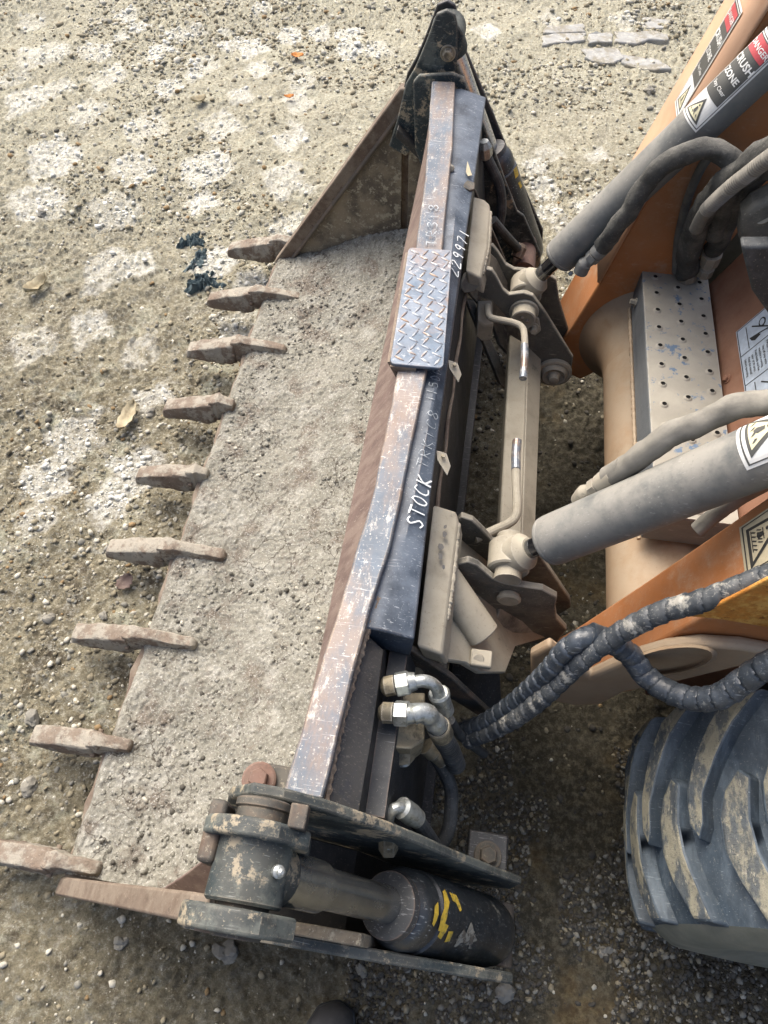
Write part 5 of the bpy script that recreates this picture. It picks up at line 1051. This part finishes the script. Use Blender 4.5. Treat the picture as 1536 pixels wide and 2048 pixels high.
# ------------------------------------------------------------------ small things on the ground
def hz(x, y): return float(ground_h(np.array([x]), np.array([y]))[0])
def crumple(name, px, py, rx, ry, h, m, lab, cat, seed, ang=0, group=None):
    c = ZP(px, py, 0); r_ = random.Random(seed); b = MB(); n, k_ = 90, 26
    c.z = hz(c.x, c.y); b.v.append((c.x, c.y, c.z+h))
    lob = [1+.30*math.sin(3*t+seed)+.20*math.sin(7*t+seed*2)+.14*math.sin(17*t+seed)+r_.uniform(-.04, .04) for t in np.linspace(0, 2*math.pi, n, endpoint=False)]
    for j in range(1, k_+1):
        f_ = j/k_
        for i in range(n):
            t = 2*math.pi*i/n; x = math.cos(t)*rx*lob[i]*f_; y = math.sin(t)*ry*lob[i]*f_
            q1 = abs(float(fbm(np.array([x*30+seed]), np.array([y*30]), 5, seed)[0]))*3.2; zz = h*(1-f_**2)*.45+h*1.5*(q1-.35)*(1-.55*f_)+.004
            xx = x*math.cos(ang)-y*math.sin(ang); yy_ = x*math.sin(ang)+y*math.cos(ang)
            b.v.append((c.x+xx, c.y+yy_, c.z+zz if j < k_ else c.z-.006))
    for i in range(n): b.f.append([0, 1+i, 1+(i+1) % n])
    for j in range(k_-1):
        for i in range(n): b.f.append([1+j*n+i, 1+(j+1)*n+i, 1+(j+1)*n+(i+1) % n, 1+j*n+(i+1) % n])
    b.mi = [0]*len(b.f); o = b.build(name, m, None, smooth=45); return tag(o, lab, cat, group)
crumple('torn_rag', 408, 556, .062, .048, .04, 'rag', 'dark teal torn rag lying nearest the bucket teeth', 'rag', 3, .3)
crumple('torn_rag', 380, 474, .050, .034, .035, 'rag', 'small dark scrap of rag just above the larger torn rag', 'rag', 5, .9)
crumple('torn_rag', 392, 515, .024, .060, .022, 'rag', 'narrow strip of dark rag between the two larger scraps', 'rag', 8, -.2)
def leaf(px, py, L_, W_, rot, m, lab, curl=.02, seed=0):
    c = ZP(px, py, .0); c.z = hz(c.x, c.y)+.012; b = MB(); n = 9; r_ = random.Random(seed)
    for i in range(n):
        t = -1+2*i/(n-1); w_ = W_*(1-t*t)**.6*(1+.35*(i % 2)*r_.uniform(.3, 1))+.001
        for j, q_ in enumerate((-1, -.5, 0, .5, 1)):
            x = t*L_; y = q_*w_; z = curl*(q_*q_*.7+.5*t*t)+r_.uniform(-.002, .002); b.v.append((c.x+x*math.cos(rot)-y*math.sin(rot), c.y+x*math.sin(rot)+y*math.cos(rot), c.z+z))
    for i in range(n-1):
        for j in range(4): b.f.append([i*5+j, i*5+j+1, (i+1)*5+j+1, (i+1)*5+j])
    b.mi = [0]*len(b.f); o = b.build('dry_leaf', m, None, smooth=60); s_ = o.modifiers.new('solid', 'SOLIDIFY'); s_.thickness = .0012; return tag(o, lab, 'leaf', 'dry leaves on the earth')
leaf(74, 572, .050, .022, 1.1, 'leaf', 'large pale curled leaf at the left edge of the photo', .03, 1)
leaf(257, 838, .060, .020, 1.5, 'leaf', 'long pale leaf left of the fourth bucket tooth', .02, 2)
leaf(398, 202, .035, .018, .5, 'leaf', 'small tan leaf on the pale upper yard between white patches', .02, 3)
leaf(595, 112, .030, .016, .2, 'leaf_orange', 'bright orange leaf fragment uppermost on the pale earth', .012, 4)
leaf(578, 192, .022, .010, .3, 'leaf_orange', 'small orange fragment beside a white patch under the uppermost one', .01, 5)
leaf(250, 1165, .026, .018, 1.2, 'rust_face', 'small purplish brown scrap left of the sixth bucket tooth', .012, 6)
# pale slabs top right
def slab(pts, h, lab, z=.0):
    h *= .55
    P_ = [ZP(x, y, z) for x, y in pts]; zz = sum(hz(p.x, p.y) for p in P_)/len(P_)
    D = []
    for i in range(len(P_)):
        a, q_ = P_[i], P_[(i+1) % len(P_)]
        for t in (0, .33, .66):
            p = a.lerp(q_, t); p.x += random.uniform(-.013, .013); p.y += random.uniform(-.016, .016); p.z = zz+h+random.uniform(-.003, .003); D.append(p)
    o = obj('stone_slab', *g_prism(D, (0, 0, -h-.02)), 'slab', None, bevel=.006, seg=2); return tag(o, lab, 'slab', 'pale slabs sunk in the earth')
slab([(1084, 72), (1170, 66), (1172, 84), (1085, 90)], .022, 'leftmost squared slab of the pale row beyond the bucket')
slab([(1175, 66), (1225, 64), (1226, 84), (1178, 86)], .020, 'second pale slab in the row, right of the squared one')
slab([(1232, 62), (1300, 58), (1340, 66), (1338, 80), (1235, 84)], .018, 'long thin slab at the right end of the pale row')
slab([(1090, 52), (1165, 48), (1168, 62), (1088, 66)], .016, 'narrow slab lying behind the squared slab')
slab([(1165, 96), (1235, 94), (1250, 112), (1215, 126), (1170, 110)], .022, 'broad chipped stone in front of the pale row')
slab([(1245, 102), (1320, 110), (1345, 135), (1290, 136), (1240, 120)], .020, 'tan rounded stone right of the broad chipped one')
slab([(1285, 30), (1345, 34), (1350, 56), (1290, 54)], .016, 'uppermost pale stone near the far arm')
# a few larger stones
STN = [(448, 1905, .020, 'grey stone below the near cylinder, left of the boot'), (722, 1898+40, .012, 'small pale stone right of the dark boot toe'), (1010, 1985, .018, 'pale angular stone at the bottom edge right of the boot'), (90, 1230, .016, 'tan stone left of the seventh tooth'), (62, 1435, .016, 'stone just above the eighth tooth'), (60, 1570, .018, 'round tan stone left of the bucket corner'), (205, 1620-390, .012, 'small pointed stone above the seventh tooth'), (1300, 182, .026, 'brown stone beside the far arm'), (240, 1905-20, .013, 'dull stone below the side cutter'), (1215, 1905, .013, 'grey stone left of the tyre foot'), (80, 960-540, .018, 'pale stone near the large curled leaf'), (300, 1530-710, .014, 'stone below the long pale leaf')]
for i, (px, py, r, lab) in enumerate(STN):
    c = ZP(px, py, 0); r_ = random.Random(i+40); bm = bmesh.new(); bmesh.ops.create_icosphere(bm, subdivisions=3, radius=1)
    V = [Vector((v.co.x*1.15, v.co.y*.9, v.co.z*.8))*r*(1+1.6*float(fbm(np.array([v.co.x*1.1+i*3+v.co.z]), np.array([v.co.y*1.1-v.co.z*.8]), 4, i)[0])) for v in bm.verts]; Fc = [[v.index for v in f_.verts] for f_ in bm.faces]; bm.free()
    rz = Matrix.Rotation(r_.uniform(0, 6), 3, 'Z'); zc = hz(c.x, c.y)+r*.25
    tag(obj('stone', [rz @ v+Vector((c.x, c.y, zc)) for v in V], Fc, 'stone', None, smooth=18), lab, 'stone', 'larger stones on the earth')
# the photographer's boot, toe at the bottom edge
BT = thing('boot', 'toe of a dark work boot at the bottom edge of the photo', 'boot', (ZP(672, 2100, 0).x, ZP(672, 2100, 0).y-.1, 0))
tipb = ZP(676, 2003, .03)
secs = []
for u_, hw, h0, h1 in ((0, .012, .03, .055), (.012, .034, .018, .075), (.035, .044, .016, .088), (.07, .049, .016, .092), (.12, .049, .016, .095), (.17, .043, .016, .115), (.22, .040, .016, .15), (.27, .038, .018, .19), (.295, .030, .03, .20)):
    ring = []
    for k in range(20):
        a = 2*math.pi*k/20; cx_ = math.copysign(abs(math.cos(a))**.75, math.cos(a)); sz_ = math.copysign(abs(math.sin(a))**.75, math.sin(a)); ring.append((tipb.x+cx_*hw-u_*.12, tipb.y-u_, .012+(h0+h1)/2+sz_*(h1-h0)/2))
    secs.append(ring)
strip('upper', secs, 'boot', BT, smooth=60)
solev = [(tipb.x+x_-u_*.12, tipb.y-u_, .004) for u_, x_ in ((-.004, 0), (.01, .036), (.05, .052), (.10, .054), (.18, .046), (.28, .042), (.30, 0), (.28, -.042), (.18, -.046), (.10, -.054), (.05, -.052), (.01, -.036))]
obj('sole', *g_prism(solev, (0, 0, .030)), 'rubber', BT, bevel=.006, seg=3)
shaft = [[(tipb.x-.03+.045*math.cos(a), tipb.y-.23+.052*math.sin(a), z) for a in np.linspace(0, 2*math.pi, 20, endpoint=False)] for z in (.10, .18, .26, .30)]
strip('shaft', shaft, 'boot', BT, smooth=60)
print('scene built', len(bpy.data.objects))
